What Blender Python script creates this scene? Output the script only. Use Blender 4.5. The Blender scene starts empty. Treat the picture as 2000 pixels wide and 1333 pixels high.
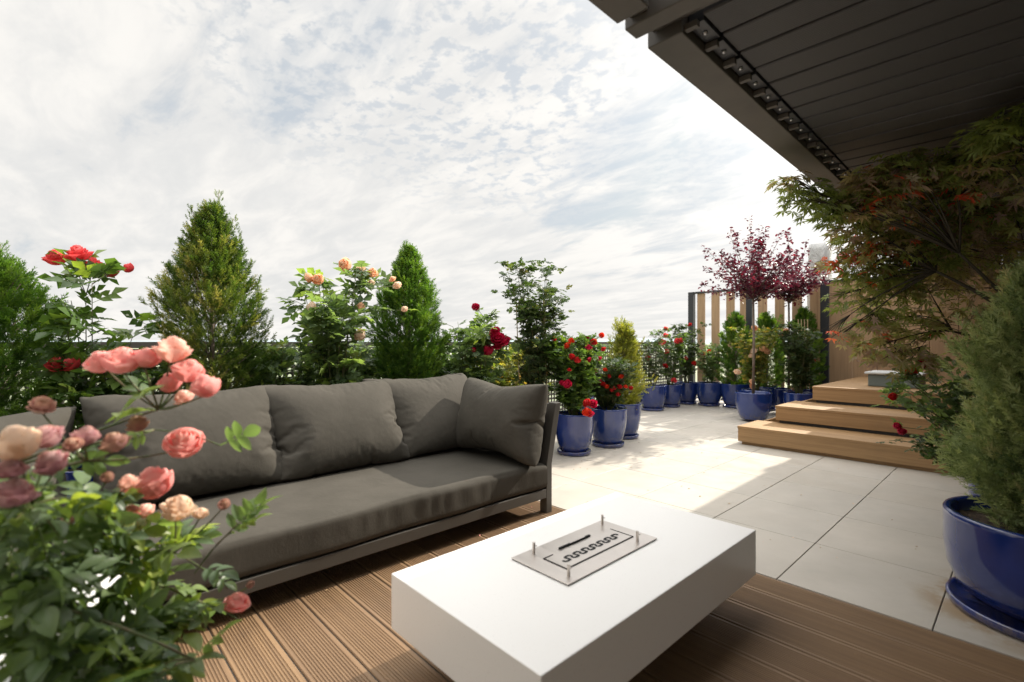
import bpy, bmesh, math, random
import numpy as np
from mathutils import Vector, Matrix
D = bpy.data
SC = bpy.context.scene
COL = SC.collection
R_ = math.radians
PI = math.pi

# ------------------------------------------------------------------ camera
CAM_H, FPX, HOR, YAW = 1.1, 955.0, 668.0, R_(46.8)
cam = D.objects.new('camera', D.cameras.new('camera'))
COL.objects.link(cam)
cam.location = (0, 0, CAM_H)
cam.rotation_euler = (R_(90), 0, YAW)
cam.data.sensor_width = 36
cam.data.lens = 36 * FPX / 2000
cam.data.shift_y = 0.0007
cam.data.clip_start = 0.02
cam.data.clip_end = 30000
cam.data.dof.use_dof = True
cam.data.dof.focus_distance = 3.6
cam.data.dof.aperture_fstop = 1.9
SC.camera = cam
FW = np.array([-math.sin(YAW), math.cos(YAW)]); RT = np.array([math.cos(YAW), math.sin(YAW)])

def at(px, py, d):
    """world point seen at (px, py) of the 2000 px wide photo at forward distance d"""
    p = FW * d + RT * d * (px - 1000) / FPX
    return Vector((p[0], p[1], CAM_H - (py - HOR) * d / FPX))

# ------------------------------------------------------------------ sun and sky
SUN = Vector((0.19, 1.52, 1.0)).normalized()
SUN_EL = math.asin(SUN.z)
SUN_AZ = math.atan2(SUN.x, SUN.y)          # clockwise from +Y
sl = D.lights.new('sun', 'SUN'); sl.energy = 4.2; sl.angle = R_(0.6); sl.color = (1.0, 0.92, 0.80)
so = D.objects.new('sun', sl); COL.objects.link(so)
so.rotation_euler = SUN.to_track_quat('Z', 'Y').to_euler()
SC.view_settings.view_transform = 'Standard'
SC.view_settings.look = 'None'
SC.view_settings.gamma = 1
SC.view_settings.exposure = 0.80

w = D.worlds.new('World'); SC.world = w; w.use_nodes = True
nt = w.node_tree; nt.nodes.clear()
def N(t, **k):
    n = nt.nodes.new(t)
    for a, b in k.items(): setattr(n, a, b)
    return n
def L(a, b): nt.links.new(a, b)
def M(op, a, b=None, c=None, clamp=False):
    n = N('ShaderNodeMath', operation=op, use_clamp=clamp)
    for i, v in enumerate((a, b, c)):
        if v is None: continue
        if isinstance(v, (int, float)): n.inputs[i].default_value = v
        else: L(v, n.inputs[i])
    return n.outputs[0]
def mapr(v, a, b, c=0.0, d=1.0, smooth=True):
    n = N('ShaderNodeMapRange'); n.interpolation_type = 'SMOOTHSTEP' if smooth else 'LINEAR'
    L(v, n.inputs[0])
    for i, x in enumerate((a, b, c, d)): n.inputs[i + 1].default_value = x
    return n.outputs[0]
def mixc(f, a, b):
    n = N('ShaderNodeMix', data_type='RGBA')
    if isinstance(f, (int, float)): n.inputs[0].default_value = f
    else: L(f, n.inputs[0])
    for i, v in ((6, a), (7, b)):
        if isinstance(v, tuple): n.inputs[i].default_value = (*v, 1)
        else: L(v, n.inputs[i])
    return n.outputs[2]
def noise(vec, scale, detail, rough=.5, dist=0.0, lac=2.0):
    n = N('ShaderNodeTexNoise'); L(vec, n.inputs['Vector'])
    n.inputs['Scale'].default_value = scale; n.inputs['Detail'].default_value = detail
    n.inputs['Roughness'].default_value = rough; n.inputs['Distortion'].default_value = dist
    n.inputs['Lacunarity'].default_value = lac
    return n.outputs[0]
sky = N('ShaderNodeTexSky'); sky.sky_type = 'NISHITA'; sky.sun_disc = False
sky.sun_elevation = SUN_EL; sky.sun_rotation = SUN_AZ; sky.dust_density = 2.0; sky.air_density = 1.0
tc = N('ShaderNodeTexCoord'); sp = N('ShaderNodeSeparateXYZ'); L(tc.outputs['Generated'], sp.inputs[0])
zz = M('ADD', M('MAXIMUM', sp.outputs[2], 0.0), 0.13)
cx = M('DIVIDE', sp.outputs[0], zz); cy = M('DIVIDE', sp.outputs[1], zz)
cv = N('ShaderNodeCombineXYZ'); L(cx, cv.inputs[0]); L(cy, cv.inputs[1])
def cmap(rot, sc3, loc):
    mp = N('ShaderNodeMapping'); L(cv.outputs[0], mp.inputs[0]); mp.inputs['Rotation'].default_value = (0, 0, R_(rot)); mp.inputs['Scale'].default_value = sc3; mp.inputs['Location'].default_value = loc
    return mp.outputs[0]
band = cmap(-52, (.55, 1.35, 1), (7.3, 2.2, 0)); fine = cmap(-30, (1, 1.15, 1), (2.0, 5.0, 0))
big = noise(band, 1.0, 5, .52, .6)
mid = noise(band, 3.6, 7, .62, .4)
pf = noise(fine, 13.0, 4, .55, .25)
pf2 = noise(fine, 31.0, 3, .6, .2)
def toward(px, py, width):
    """soft mask round one direction of the sky"""
    v = Vector((FW[0] + RT[0] * (px - 1000) / FPX, FW[1] + RT[1] * (px - 1000) / FPX, (HOR - py) / FPX)).normalized()
    n = N('ShaderNodeVectorMath', operation='DOT_PRODUCT'); L(tc.outputs['Generated'], n.inputs[0]); n.inputs[1].default_value = v
    return mapr(n.outputs['Value'], math.cos(R_(width)), 1.0)
def msum(l):
    r = l[0]
    for q in l[1:]: r = M('MAXIMUM', r, q)
    return r
lay = M('ADD', M('MULTIPLY', big, .45), M('MULTIPLY', mid, .55))
# open patches between the clouds: three parts of the sky, shaped by the noise
gm = msum([M('MULTIPLY', toward(1250, 345, 19), .92), M('MULTIPLY', toward(1010, 175, 15), .62), M('MULTIPLY', toward(560, 90, 13), .85), M('MULTIPLY', toward(690, 10, 11), .95), M('MULTIPLY', toward(330, 60, 16), .55), M('MULTIPLY', toward(-900, 300, 40), .5)])
hole = M('MULTIPLY', mapr(M('ADD', M('SUBTRACT', gm, M('MULTIPLY', lay, 2.9)), 1.18), .30, .80), 1.0)
pm = msum([toward(1010, 185, 17), toward(640, 60, 16), M('MULTIPLY', toward(850, 110, 18), .9), M('MULTIPLY', toward(1380, 300, 10), .7)])
puff = mapr(M('ADD', M('ADD', M('MULTIPLY', pf, .58), M('MULTIPLY', pf2, .24)), M('MULTIPLY', mid, .18)), .42, .55)
hole = M('MAXIMUM', hole, M('MULTIPLY', M('MULTIPLY', pm, M('SUBTRACT', 1.0, puff)), .80))
hole = M('MULTIPLY', hole, M('SUBTRACT', 1.0, M('MULTIPLY', M('MULTIPLY', pm, puff), .55)))
veil = M('MULTIPLY', M('SUBTRACT', 1.0, mapr(lay, .40, .60)), .16)
cover = M('SUBTRACT', 1.0, M('MAXIMUM', hole, veil))
dt = N('ShaderNodeVectorMath', operation='DOT_PRODUCT'); L(tc.outputs['Generated'], dt.inputs[0]); dt.inputs[1].default_value = SUN
glow = M('POWER', M('MAXIMUM', dt.outputs['Value'], 0.0), 9.0)
mn = N('ShaderNodeVectorMath', operation='MINIMUM'); L(sky.outputs[0], mn.inputs[0]); mn.inputs[1].default_value = (6, 6, 6)
gap = mixc(.86, mn.outputs[0], (3.62, 3.86, 4.05))
cloud = mixc(mapr(lay, .36, .62), (4.80, 4.74, 4.62), (5.62, 5.48, 5.24))
c0 = mixc(cover, gap, cloud)
addg = N('ShaderNodeVectorMath', operation='SCALE'); L(c0, addg.inputs[0]); L(M('MULTIPLY', M('ADD', M('MULTIPLY', glow, .9), 1.0), mapr(sp.outputs[2], .56, .80, 1.0, 3.6)), addg.inputs['Scale'])  # sky above the view made brighter, added to fill the shade
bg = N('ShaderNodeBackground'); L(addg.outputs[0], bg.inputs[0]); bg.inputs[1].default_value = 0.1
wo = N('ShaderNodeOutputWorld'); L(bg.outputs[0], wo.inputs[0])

# ------------------------------------------------------------------ materials
def mat(name, base=(.5, .5, .5), rough=.6, metal=0.0, coat=0.0, spec=.5, sheen=0.0):
    global nt
    m = D.materials.new(name); m.use_nodes = True; nt = m.node_tree
    p = nt.nodes['Principled BSDF']
    p.inputs['Base Color'].default_value = (*base, 1); p.inputs['Roughness'].default_value = rough
    p.inputs['Metallic'].default_value = metal; p.inputs['Coat Weight'].default_value = coat
    p.inputs['Specular IOR Level'].default_value = spec
    p.inputs['Sheen Weight'].default_value = sheen
    return m, p
def objco(scale=(1, 1, 1)):
    t = N('ShaderNodeTexCoord'); mm = N('ShaderNodeMapping'); L(t.outputs['Object'], mm.inputs[0]); mm.inputs['Scale'].default_value = scale
    return mm.outputs[0]
def bump(p, h, strength, dist=.01):
    b = N('ShaderNodeBump'); b.inputs['Strength'].default_value = strength; b.inputs['Distance'].default_value = dist
    L(h, b.inputs['Height']); L(b.outputs[0], p.inputs['Normal'])
def attr(name):
    a = N('ShaderNodeAttribute'); a.attribute_name = name; return a.outputs['Fac']
def ramp(f, stops):
    n = N('ShaderNodeValToRGB'); L(f, n.inputs[0]); e = n.color_ramp.elements
    while len(e) < len(stops): e.new(.5)
    for i, (p_, c) in enumerate(stops): e[i].position = p_; e[i].color = (*c, 1)
    return n.outputs[0]

def leafmat(name, stops, rough=.45, trans=.35, tmul=(1.5, 1.6, .6)):
    m, p = mat(name, rough=rough, spec=.4)
    c = ramp(attr('tint'), stops); L(c, p.inputs['Base Color'])
    t = N('ShaderNodeBsdfTranslucent')
    v = N('ShaderNodeVectorMath', operation='MULTIPLY'); L(c, v.inputs[0]); v.inputs[1].default_value = tmul; L(v.outputs[0], t.inputs[0])
    mx = N('ShaderNodeMixShader'); mx.inputs[0].default_value = trans
    L(p.outputs[0], mx.inputs[1]); L(t.outputs[0], mx.inputs[2])
    L(mx.outputs[0], nt.nodes['Material Output'].inputs[0])
    return m

MT = {}
m, p = mat('porcelain_tile', rough=.42, spec=.4)
o = objco(); n1 = noise(o, 1.4, 6, .6, .6); n2 = noise(o, 55, 3); n3 = noise(o, 5, 5, .65)
c = mixc(mapr(n1, .3, .7), (.50, .455, .395), (.43, .392, .337)); c = mixc(mapr(n3, .55, .8, 0, .35), c, (.36, .34, .315)); c = mixc(M('MULTIPLY', attr('tint'), .25), c, (.40, .385, .36))
vd = N('ShaderNodeVectorMath', operation='DISTANCE'); L(objco(), vd.inputs[0]); vd.inputs[1].default_value = (.035, 2.87, 0)
stn = M('MULTIPLY', mapr(vd.outputs['Value'], .46, .30), mapr(n3, .40, .62, .1, .9)); c = mixc(stn, c, (.30, .20, .10))
n4 = noise(o, .45, 5, .6, 1.0); c = mixc(mapr(n4, .48, .66, 0, .22), c, (.33, .31, .275))
L(c, p.inputs['Base Color']); L(mapr(n3, .3, .7, .36, .55), p.inputs['Roughness']); bump(p, n2, .06, .002); MT['tile'] = m
MT['grout'], _ = mat('tile_joint', (.07, .066, .06), .9)
m, p = mat('composite_decking', rough=.62)
o = objco((.6, 22, 6)); n1 = noise(o, 3.0, 5, .6); o2 = objco((1, 1, 1)); n2 = noise(o2, 2.2, 5, .65, .3)
c = mixc(mapr(n1, .3, .7), (.265, .165, .084), (.19, .115, .058)); c = mixc(mapr(n2, .48, .75, 0, .45), c, (.14, .092, .06)); c = mixc(M('MULTIPLY', attr('tint'), .5), c, (.15, .09, .05))
L(c, p.inputs['Base Color']); MT['deck'] = m
m, p = mat('composite_step_board', rough=.6)
o = objco((.8, 14, 30)); n1 = noise(o, 2.0, 6, .65); n2 = noise(objco(), 3, 4)
c = mixc(mapr(n1, .3, .72), (.38, .230, .105), (.28, .165, .073)); c = mixc(mapr(n2, .5, .75, 0, .35), c, (.20, .125, .065))
L(c, p.inputs['Base Color']); bump(p, n1, .12, .002); MT['step'] = m
m, p = mat('larch_board', rough=.65)
o = objco((12, 12, .7)); n1 = noise(o, 2.4, 6, .65); c = mixc(mapr(n1, .3, .7), (.50, .325, .185), (.37, .235, .13)); c = mixc(M('MULTIPLY', attr('tint'), .5), c, (.33, .215, .125))
L(c, p.inputs['Base Color']); bump(p, n1, .15, .002); MT['wood'] = m
MT['darkmetal'], _ = mat('anthracite_powder_coat', (.028, .03, .036), .45)
m, p = mat('perforated_fence_paint', (.07, .064, .058), .5); n1 = noise(objco(), 12, 4); L(mixc(n1, (.06, .055, .05), (.09, .083, .075)), p.inputs['Base Color']); MT['fence'] = m
m, p = mat('pergola_paint', rough=.55); n1 = noise(objco(), 1.7, 6, .6, .4); n2 = noise(objco(), 60, 2)
L(mixc(mapr(n1, .35, .7), (.110, .096, .084), (.074, .066, .058)), p.inputs['Base Color']); bump(p, n2, .05, .001); MT['beam'] = m
m, p = mat('louvre_paint', rough=.5); o = objco((1, 1, 1)); wv = N('ShaderNodeTexWave'); L(o, wv.inputs[0]); wv.bands_direction = 'Y'; wv.inputs['Scale'].default_value = 28; n1 = noise(o, 2, 4)
L(mixc(n1, (.042, .041, .044), (.060, .058, .061)), p.inputs['Base Color']); bump(p, wv.outputs[1], .35, .003); MT['louvre'] = m
MT['bolt'], _ = mat('galvanised_bolt', (.55, .56, .58), .3, .9)
m, p = mat('sofa_frame_paint', rough=.45); L(mixc(noise(objco(), 9, 4), (.050, .045, .039), (.062, .057, .049)), p.inputs['Base Color']); MT['frame'] = m
m, p = mat('outdoor_fabric', rough=.9, sheen=.0, spec=.15)
o = objco(); a1 = noise(objco((600, 90, 90)), 1, 2); a2 = noise(objco((90, 600, 600)), 1, 2); n3 = noise(o, 4, 5, .6)
c = mixc(mapr(n3, .3, .7), (.060, .054, .045), (.043, .039, .032)); c = mixc(M('MULTIPLY', M('ADD', a1, a2), .22), c, (.092, .084, .069)); L(c, p.inputs['Base Color'])
wr = noise(objco((1, 1, 1)), 7, 4, .5, 1.2); wr2 = noise(objco((1, 1, .45)), 24, 3, .5, 1.5); hh = M('ADD', M('MULTIPLY', M('ADD', a1, a2), .06), M('ADD', M('MULTIPLY', wr, .35), M('MULTIPLY', wr2, .12))); bump(p, hh, .5, .014); MT['fabric'] = m
m, p = mat('white_quartz_surface', rough=.28, spec=.5); n1 = noise(objco(), 260, 2); n2 = noise(objco(), 3, 4)
c = mixc(mapr(n1, .66, .74, 0, .5), (.80, .785, .765), (.45, .43, .41)); c = mixc(mapr(n2, .5, .8, 0, .12), c, (.66, .645, .62)); L(c, p.inputs['Base Color']); MT['quartz'] = m
m, p = mat('brushed_steel', (.62, .57, .53), .34, 1.0); n1 = noise(objco((4, 300, 4)), 1, 3); L(mapr(n1, .3, .7, .28, .44), p.inputs['Roughness']); MT['steel'] = m
MT['black'], _ = mat('black_slot_and_shade', (.006, .006, .006), .8)  # flat black for slots and seams, and painted shade under the burner plate
m, p = mat('cobalt_glaze', rough=.12, coat=.6, spec=.6)
n1 = noise(objco((1, 1, .5)), 7, 5, .6); n2 = noise(objco(), 90, 2)
c = mixc(mapr(n1, .3, .75), (.008, .020, .125), (.013, .032, .185)); c = mixc(mapr(n2, .68, .76, 0, .5), c, (.04, .06, .20))
oi = N('ShaderNodeObjectInfo'); c = mixc(M('MULTIPLY', oi.outputs['Random'], .55), c, (.022, .055, .21))
sz = N('ShaderNodeSeparateXYZ'); L(objco(), sz.inputs[0]); n5 = noise(objco(), 22, 5, .7)
dirt = M('MULTIPLY', mapr(sz.outputs[2], .16, .0), mapr(n5, .42, .68)); c = mixc(M('MULTIPLY', dirt, .6), c, (.16, .12, .08)); L(c, p.inputs['Base Color'])
L(mapr(n1, .3, .7, .07, .2), p.inputs['Roughness']); bump(p, noise(objco(), 9, 3), .08, .01); MT['glaze'] = m
m, p = mat('potting_soil', rough=.95); n1 = noise(objco(), 60, 4, .7); L(mixc(mapr(n1, .35, .7), (.03, .02, .014), (.13, .09, .06)), p.inputs['Base Color']); bump(p, n1, 1, .02); MT['soil'] = m
m, p = mat('rose_stem', rough=.6); n1 = noise(objco((30, 30, 5)), 1, 3); L(mixc(mapr(n1, .35, .65), (.075, .12, .03), (.13, .10, .05)), p.inputs['Base Color']); MT['stem'] = m
m, p = mat('bark', rough=.85); n1 = noise(objco((60, 60, 9)), 1, 5, .7); L(mixc(mapr(n1, .35, .65), (.11, .075, .055), (.24, .19, .15)), p.inputs['Base Color']); bump(p, n1, .6, .004); MT['bark'] = m
m, p = mat('dark_bark', rough=.9); n1 = noise(objco((60, 60, 9)), 1, 4); L(mixc(n1, (.03, .027, .018), (.075, .06, .04)), p.inputs['Base Color']); MT['darkbark'] = m
MT['cane'], _ = mat('bamboo_cane', (.42, .32, .17), .6)
m, p = mat('crumpled_plastic', rough=.35); n1 = noise(objco((5, 5, 2.5)), 1.5, 6, .7, 1.0); L(mixc(n1, (.42, .42, .42), (.72, .72, .71)), p.inputs['Base Color']); bump(p, n1, 1.0, .08); MT['plastic'] = m
m, p = mat('house_cladding', rough=.7); n1 = noise(objco((14, 14, 1)), 1, 4); L(mixc(n1, (.05, .038, .03), (.085, .065, .05)), p.inputs['Base Color']); MT['clad'] = m
m, p = mat('added_facade_plaster', rough=.85); n1 = noise(objco((10, 10, 1)), 1, 4); L(mixc(n1, (.36, .34, .31), (.42, .40, .365)), p.inputs['Base Color']); MT['facade'] = m  # pale tone for the bounce light of the added facade
MT['window'], _ = mat('window_glass', (.02, .025, .03), .05)
MT['teal'], _ = mat('grey_green_paint', (.14, .17, .16), .5)
MT['pale'], _ = mat('pale_lid', (.55, .56, .55), .5)
m, p = mat('far_fields', rough=.9); n1 = noise(objco((.004, .004, 1)), 1, 6, .6); L(mixc(mapr(n1, .35, .65), (.15, .19, .11), (.26, .27, .18)), p.inputs['Base Color']); MT['field'] = m
MT['hills'], _ = mat('haze_tinted_hills', (.26, .32, .35), .9)  # distance haze mixed into the base colour, blue-grey all over
# foliage
MT['rose'] = leafmat('rose_leaf', [(0, (.05, .09, .03)), (.5, (.09, .155, .042)), (.8, (.18, .26, .055)), (1, (.34, .38, .07))], .33, .42)
MT['roseB'] = leafmat('bluish_rose_leaf', [(0, (.09, .14, .08)), (.5, (.17, .235, .125)), (.8, (.24, .32, .10)), (1, (.38, .42, .09))], .36, .48)
MT['roseY'] = leafmat('autumn_rose_leaf', [(0, (.09, .14, .03)), (.4, (.22, .26, .06)), (.7, (.42, .34, .09)), (1, (.55, .24, .05))], .45, .38)
MT['roseD'] = leafmat('dark_rose_leaf', [(0, (.035, .060, .025)), (.6, (.07, .11, .042)), (1, (.16, .13, .05))], .4, .38)
MT['thuja'] = leafmat('thuja_spray', [(0, (.04, .08, .018)), (.45, (.075, .125, .026)), (.8, (.18, .21, .055)), (1, (.38, .33, .13))], .55, .48)
MT['thujaG'] = leafmat('green_thuja_spray', [(0, (.035, .085, .018)), (.5, (.085, .165, .03)), (1, (.22, .32, .05))], .55, .48)
MT['gold'] = leafmat('golden_conifer_spray', [(0, (.12, .15, .03)), (.6, (.32, .32, .06)), (1, (.50, .44, .11))], .55, .42)
MT['juniper'] = leafmat('juniper_spray', [(0, (.10, .15, .06)), (.45, (.30, .37, .17)), (.8, (.46, .50, .25)), (1, (.50, .45, .25))], .6, .42, (1.2, 1.2, .7))
MT['maple'] = leafmat('maple_leaf', [(0, (.17, .22, .06)), (.35, (.30, .36, .10)), (.6, (.40, .33, .16)), (.8, (.40, .27, .25)), (.93, (.24, .34, .07)), (.965, (.75, .10, .06)), (1, (.80, .18, .08))], .45, .45, (1.3, 1.25, .7))
MT['plum'] = leafmat('plum_leaf', [(0, (.045, .010, .022)), (.6, (.10, .018, .035)), (1, (.26, .025, .04))], .35, .38, (1.6, .8, 1.0))
MT['purple'] = leafmat('purple_leaf', [(0, (.035, .022, .04)), (1, (.10, .055, .09))], .4, .2, (1.2, 1, 1))
def petal(name, a, b, trans=.45):
    return leafmat(name, [(0, a), (1, b)], .6, trans, (1.15, 1.0, .95))
MT['litter'] = leafmat('dry_litter', [(0, (.20, .12, .06)), (.6, (.42, .30, .16)), (.8, (.70, .55, .45)), (1, (.6, .2, .18))], .7, .1)
PT = dict(pink=petal('pink_petal', (.86, .33, .33), (.94, .66, .60)), blush=petal('blush_petal', (.92, .58, .50), (.95, .80, .70)),
          cream=petal('cream_petal', (.84, .66, .48), (.88, .82, .70)), dried=petal('dried_petal', (.36, .16, .17), (.66, .46, .32)),
          mauve=petal('mauve_petal', (.40, .17, .24), (.70, .48, .42)), red=petal('red_petal', (.36, .012, .018), (.72, .035, .035)),
          crimson=petal('crimson_petal', (.34, .006, .035), (.66, .02, .09)), coral=petal('coral_petal', (.72, .05, .06), (.86, .16, .16)),
          peach=petal('peach_petal', (.80, .46, .26), (.88, .72, .52)), scarlet=petal('scarlet_petal', (.62, .03, .01), (.85, .09, .03)))

# ------------------------------------------------------------------ object helpers
def link(o, parent=None):
    COL.objects.link(o)
    if parent is not None:
        o.parent = parent
        o.matrix_parent_inverse = parent.matrix_world.inverted() if False else Matrix.Translation(-parent.location) if parent.type == 'EMPTY' and parent.rotation_euler.z == 0 else parent.matrix_world.inverted()
    return o
def tag(o, label=None, cat=None, group=None, kind=None):
    for k, v in (('label', label), ('category', cat), ('group', group), ('kind', kind)):
        if v: o[k] = v
    return o
def thing(name, label, cat, loc=(0, 0, 0), group=None):
    o = D.objects.new(name, None); o.location = loc; o.empty_display_size = .1; COL.objects.link(o)
    return tag(o, label, cat, group)

class MB:
    def __init__(s): s.v = []; s.f = []; s.t = []
    def add(s, vs, fs, tint=0.0):
        b = len(s.v); s.v += [tuple(v) for v in vs]; s.f += [tuple(b + i for i in f) for f in fs]; s.t += [tint] * len(vs); return s
    def box(s, x0, x1, y0, y1, z0, z1, tint=0.0):
        return s.add([(x0, y0, z0), (x1, y0, z0), (x1, y1, z0), (x0, y1, z0), (x0, y0, z1), (x1, y0, z1), (x1, y1, z1), (x0, y1, z1)],
                     [(0, 3, 2, 1), (4, 5, 6, 7), (0, 1, 5, 4), (1, 2, 6, 5), (2, 3, 7, 6), (3, 0, 4, 7)], tint)
    def prism(s, pts, vec, tint=0.0):
        n = len(pts); vec = Vector(vec)
        vs = [Vector(p) for p in pts] + [Vector(p) + vec for p in pts]
        return s.add(vs, [tuple(range(n))[::-1], tuple(range(n, 2 * n))] + [(i, (i + 1) % n, n + (i + 1) % n, n + i) for i in range(n)], tint)
    def tube(s, pts, rad, n=6, tint=0.0):
        pts = [Vector(p) for p in pts]; k = len(pts)
        rad = rad if isinstance(rad, (list, tuple)) else [rad] * k
        up = Vector((.3, .5, .81)); vs = []
        for i, p_ in enumerate(pts):
            t = (pts[min(i + 1, k - 1)] - pts[max(i - 1, 0)])
            if t.length < 1e-9: t = Vector((0, 0, 1))
            t.normalize(); a = t.cross(up)
            if a.length < .1: a = t.cross(Vector((1, 0, 0)))
            a.normalize(); b = t.cross(a)
            vs += [p_ + (a * math.cos(2 * PI * j / n) + b * math.sin(2 * PI * j / n)) * rad[i] for j in range(n)]
        fs = [(i * n + j, i * n + (j + 1) % n, (i + 1) * n + (j + 1) % n, (i + 1) * n + j) for i in range(k - 1) for j in range(n)]
        fs += [tuple(range(n))[::-1], tuple((k - 1) * n + j for j in range(n))]
        return s.add(vs, fs, tint)
    def lathe(s, prof, n=48, c=(0, 0, 0)):
        vs = []; k = len(prof)
        for (r, z) in prof:
            vs += [(c[0] + r * math.cos(2 * PI * j / n), c[1] + r * math.sin(2 * PI * j / n), c[2] + z) for j in range(n)]
        fs = [(i * n + j, i * n + (j + 1) % n, (i + 1) * n + (j + 1) % n, (i + 1) * n + j) for i in range(k - 1) for j in range(n)]
        if prof[0][0] > 0: fs.append(tuple(range(n))[::-1])
        if prof[-1][0] > 0: fs.append(tuple((k - 1) * n + j for j in range(n)))
        return s.add(vs, fs)
    def build(s, name, m, parent=None, smooth=False, bevel=0.0, seg=2):
        me = D.meshes.new(name); me.from_pydata(s.v, [], s.f)
        a = me.attributes.new('tint', 'FLOAT', 'POINT'); a.data.foreach_set('value', np.array(s.t, dtype=np.float32))
        me.materials.append(m)
        if smooth: me.polygons.foreach_set('use_smooth', [True] * len(me.polygons))
        o = D.objects.new(name, me); link(o, parent)
        if bevel:
            b = o.modifiers.new('bevel', 'BEVEL'); b.width = bevel; b.segments = seg; b.limit_method = 'ANGLE'; b.angle_limit = R_(40)
            b.harden_normals = False
        return o

def npmesh(name, V, F, m, parent=None, tint=None, smooth=False):
    """V (n,3) array, F (k,c) array of faces of one size"""
    V = np.asarray(V, dtype=np.float32); F = np.asarray(F, dtype=np.int32)
    me = D.meshes.new(name); k, c = F.shape
    me.vertices.add(len(V)); me.vertices.foreach_set('co', V.ravel())
    me.loops.add(k * c); me.loops.foreach_set('vertex_index', F.ravel())
    me.polygons.add(k); me.polygons.foreach_set('loop_start', np.arange(0, k * c, c, dtype=np.int32))
    if tint is not None:
        a = me.attributes.new('tint', 'FLOAT', 'POINT'); a.data.foreach_set('value', np.asarray(tint, dtype=np.float32))
    if smooth: me.polygons.foreach_set('use_smooth', np.ones(k, dtype=bool))
    me.materials.append(m); me.update(calc_edges=True); me.validate()
    o = D.objects.new(name, me); link(o, parent); return o

def frames(dirs, normals):
    """rotation matrices whose columns are side, dir, normal"""
    d = dirs / (np.linalg.norm(dirs, axis=1, keepdims=True) + 1e-9)
    s = np.cross(d, normals); s /= (np.linalg.norm(s, axis=1, keepdims=True) + 1e-9)
    n = np.cross(s, d)
    return np.stack([s, d, n], axis=2)
def instances(TV, TF, Rm, P, S, tint, ttint=None):
    """copies of a template (side=x, along=y, normal=z) as arrays"""
    n = len(P); k = len(TV)
    V = np.einsum('nij,kj->nki', Rm, TV) * S[:, None, None] + P[:, None, :]
    F = (TF[None] + (np.arange(n) * k)[:, None, None]).reshape(-1, TF.shape[1])
    T = np.repeat(tint, k)
    if ttint is not None: T = np.clip(T + np.tile(ttint, n), 0, 1)
    return V.reshape(-1, 3), F, T

# --- templates
def leaf_grid(w=.66, nu=5, nv=3, fold=.25, droop=.18, wave=0.0):
    V = []; F = []
    for i in range(nu):
        t = i / (nu - 1); wd = w * .5 * (math.sin(PI * min(1, t * .93 + .07)) ** .8) * (1 if t < .5 else 1)
        if i == nu - 1: wd = .004
        for j in range(nv):
            u = (j / (nv - 1)) * 2 - 1
            V.append((u * wd, t, abs(u) * wd * fold - droop * t * t + wave * math.sin(t * 9 + j) * .03))
    for i in range(nu - 1):
        for j in range(nv - 1):
            a = i * nv + j; F.append((a, a + 1, a + nv + 1, a + nv))
    return np.array(V), np.array(F)
def compound(lv, lf, n=5, spread=60, size=.5):
    V = []; F = []; b = 0
    spots = [(1.0, 0, 1.0)]
    for k in range((n - 1) // 2):
        y = .72 - .34 * k
        spots += [(y, spread, .82 - .1 * k), (y, -spread, .82 - .1 * k)]
    for (y, a, s) in spots:
        c_, s_ = math.cos(R_(a)), math.sin(R_(a)); q = lv * size * s
        X = q[:, 0] * c_ + q[:, 1] * s_; Y = -q[:, 0] * s_ + q[:, 1] * c_ + y * .62
        V.append(np.stack([X, Y, q[:, 2] - .10 * y * y], 1)); F.append(lf + b); b += len(q)
    # petiole
    w_ = .012
    V.append(np.array([(-w_, 0, 0), (w_, 0, 0), (w_, .64, -.1), (-w_, .64, -.1)])); F.append(np.array([(0, 1, 2, 3)]) + b)
    V = np.concatenate(V); V[:, 1] /= 1.12; return V, np.concatenate(F)
LG = leaf_grid(.74, 6, 3, .3, .2)
LS = leaf_grid(.70, 3, 3, .3, .15)
LN = leaf_grid(.52, 4, 3, .3, .2)
CMP = compound(*LG, 5); CMPS = compound(*LS, 5)
def spray_template(n=9, seed=1, wid=.075, flat=.06, sub=True):
    """flat fern-like spray: midrib with side fingers, each a narrow lozenge"""
    rr = random.Random(seed); V = []; F = []
    def loz(a, b, w_):
        a = np.array(a); b = np.array(b); d = b - a; s = np.array([-d[1], d[0], 0]); s = s / (np.linalg.norm(s) + 1e-9) * w_
        k = len(V); m_ = a + d * .5; V.extend([a, m_ + s, b, m_ - s]); F.append((k, k + 1, k + 2, k + 3))
    loz((0, 0, 0), (0, 1, 0), wid * .6)
    for i in range(n):
        t = .12 + .8 * i / n
        for sd in (-1, 1):
            ln = (.46 * (1 - t) + .12) * rr.uniform(.8, 1.2); a = R_(rr.uniform(32, 52))
            e = (sd * ln * math.sin(a), t + ln * math.cos(a), rr.uniform(-flat, flat))
            loz((0, t, 0), e, wid)
            if sub and ln > .22:
                q = (sd * ln * .5 * math.sin(a), t + ln * .5 * math.cos(a), e[2] * .5)
                loz(q, (q[0] + sd * .02, q[1] + .24 * rr.uniform(.8, 1.2), q[2] + rr.uniform(-flat, flat)), wid * .8)
                loz(q, (q[0] + sd * .17, q[1] + .06, q[2]), wid * .8)
    return np.array(V, dtype=float), np.array(F)
SPRAY = spray_template(8, 1, .031)
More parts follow.
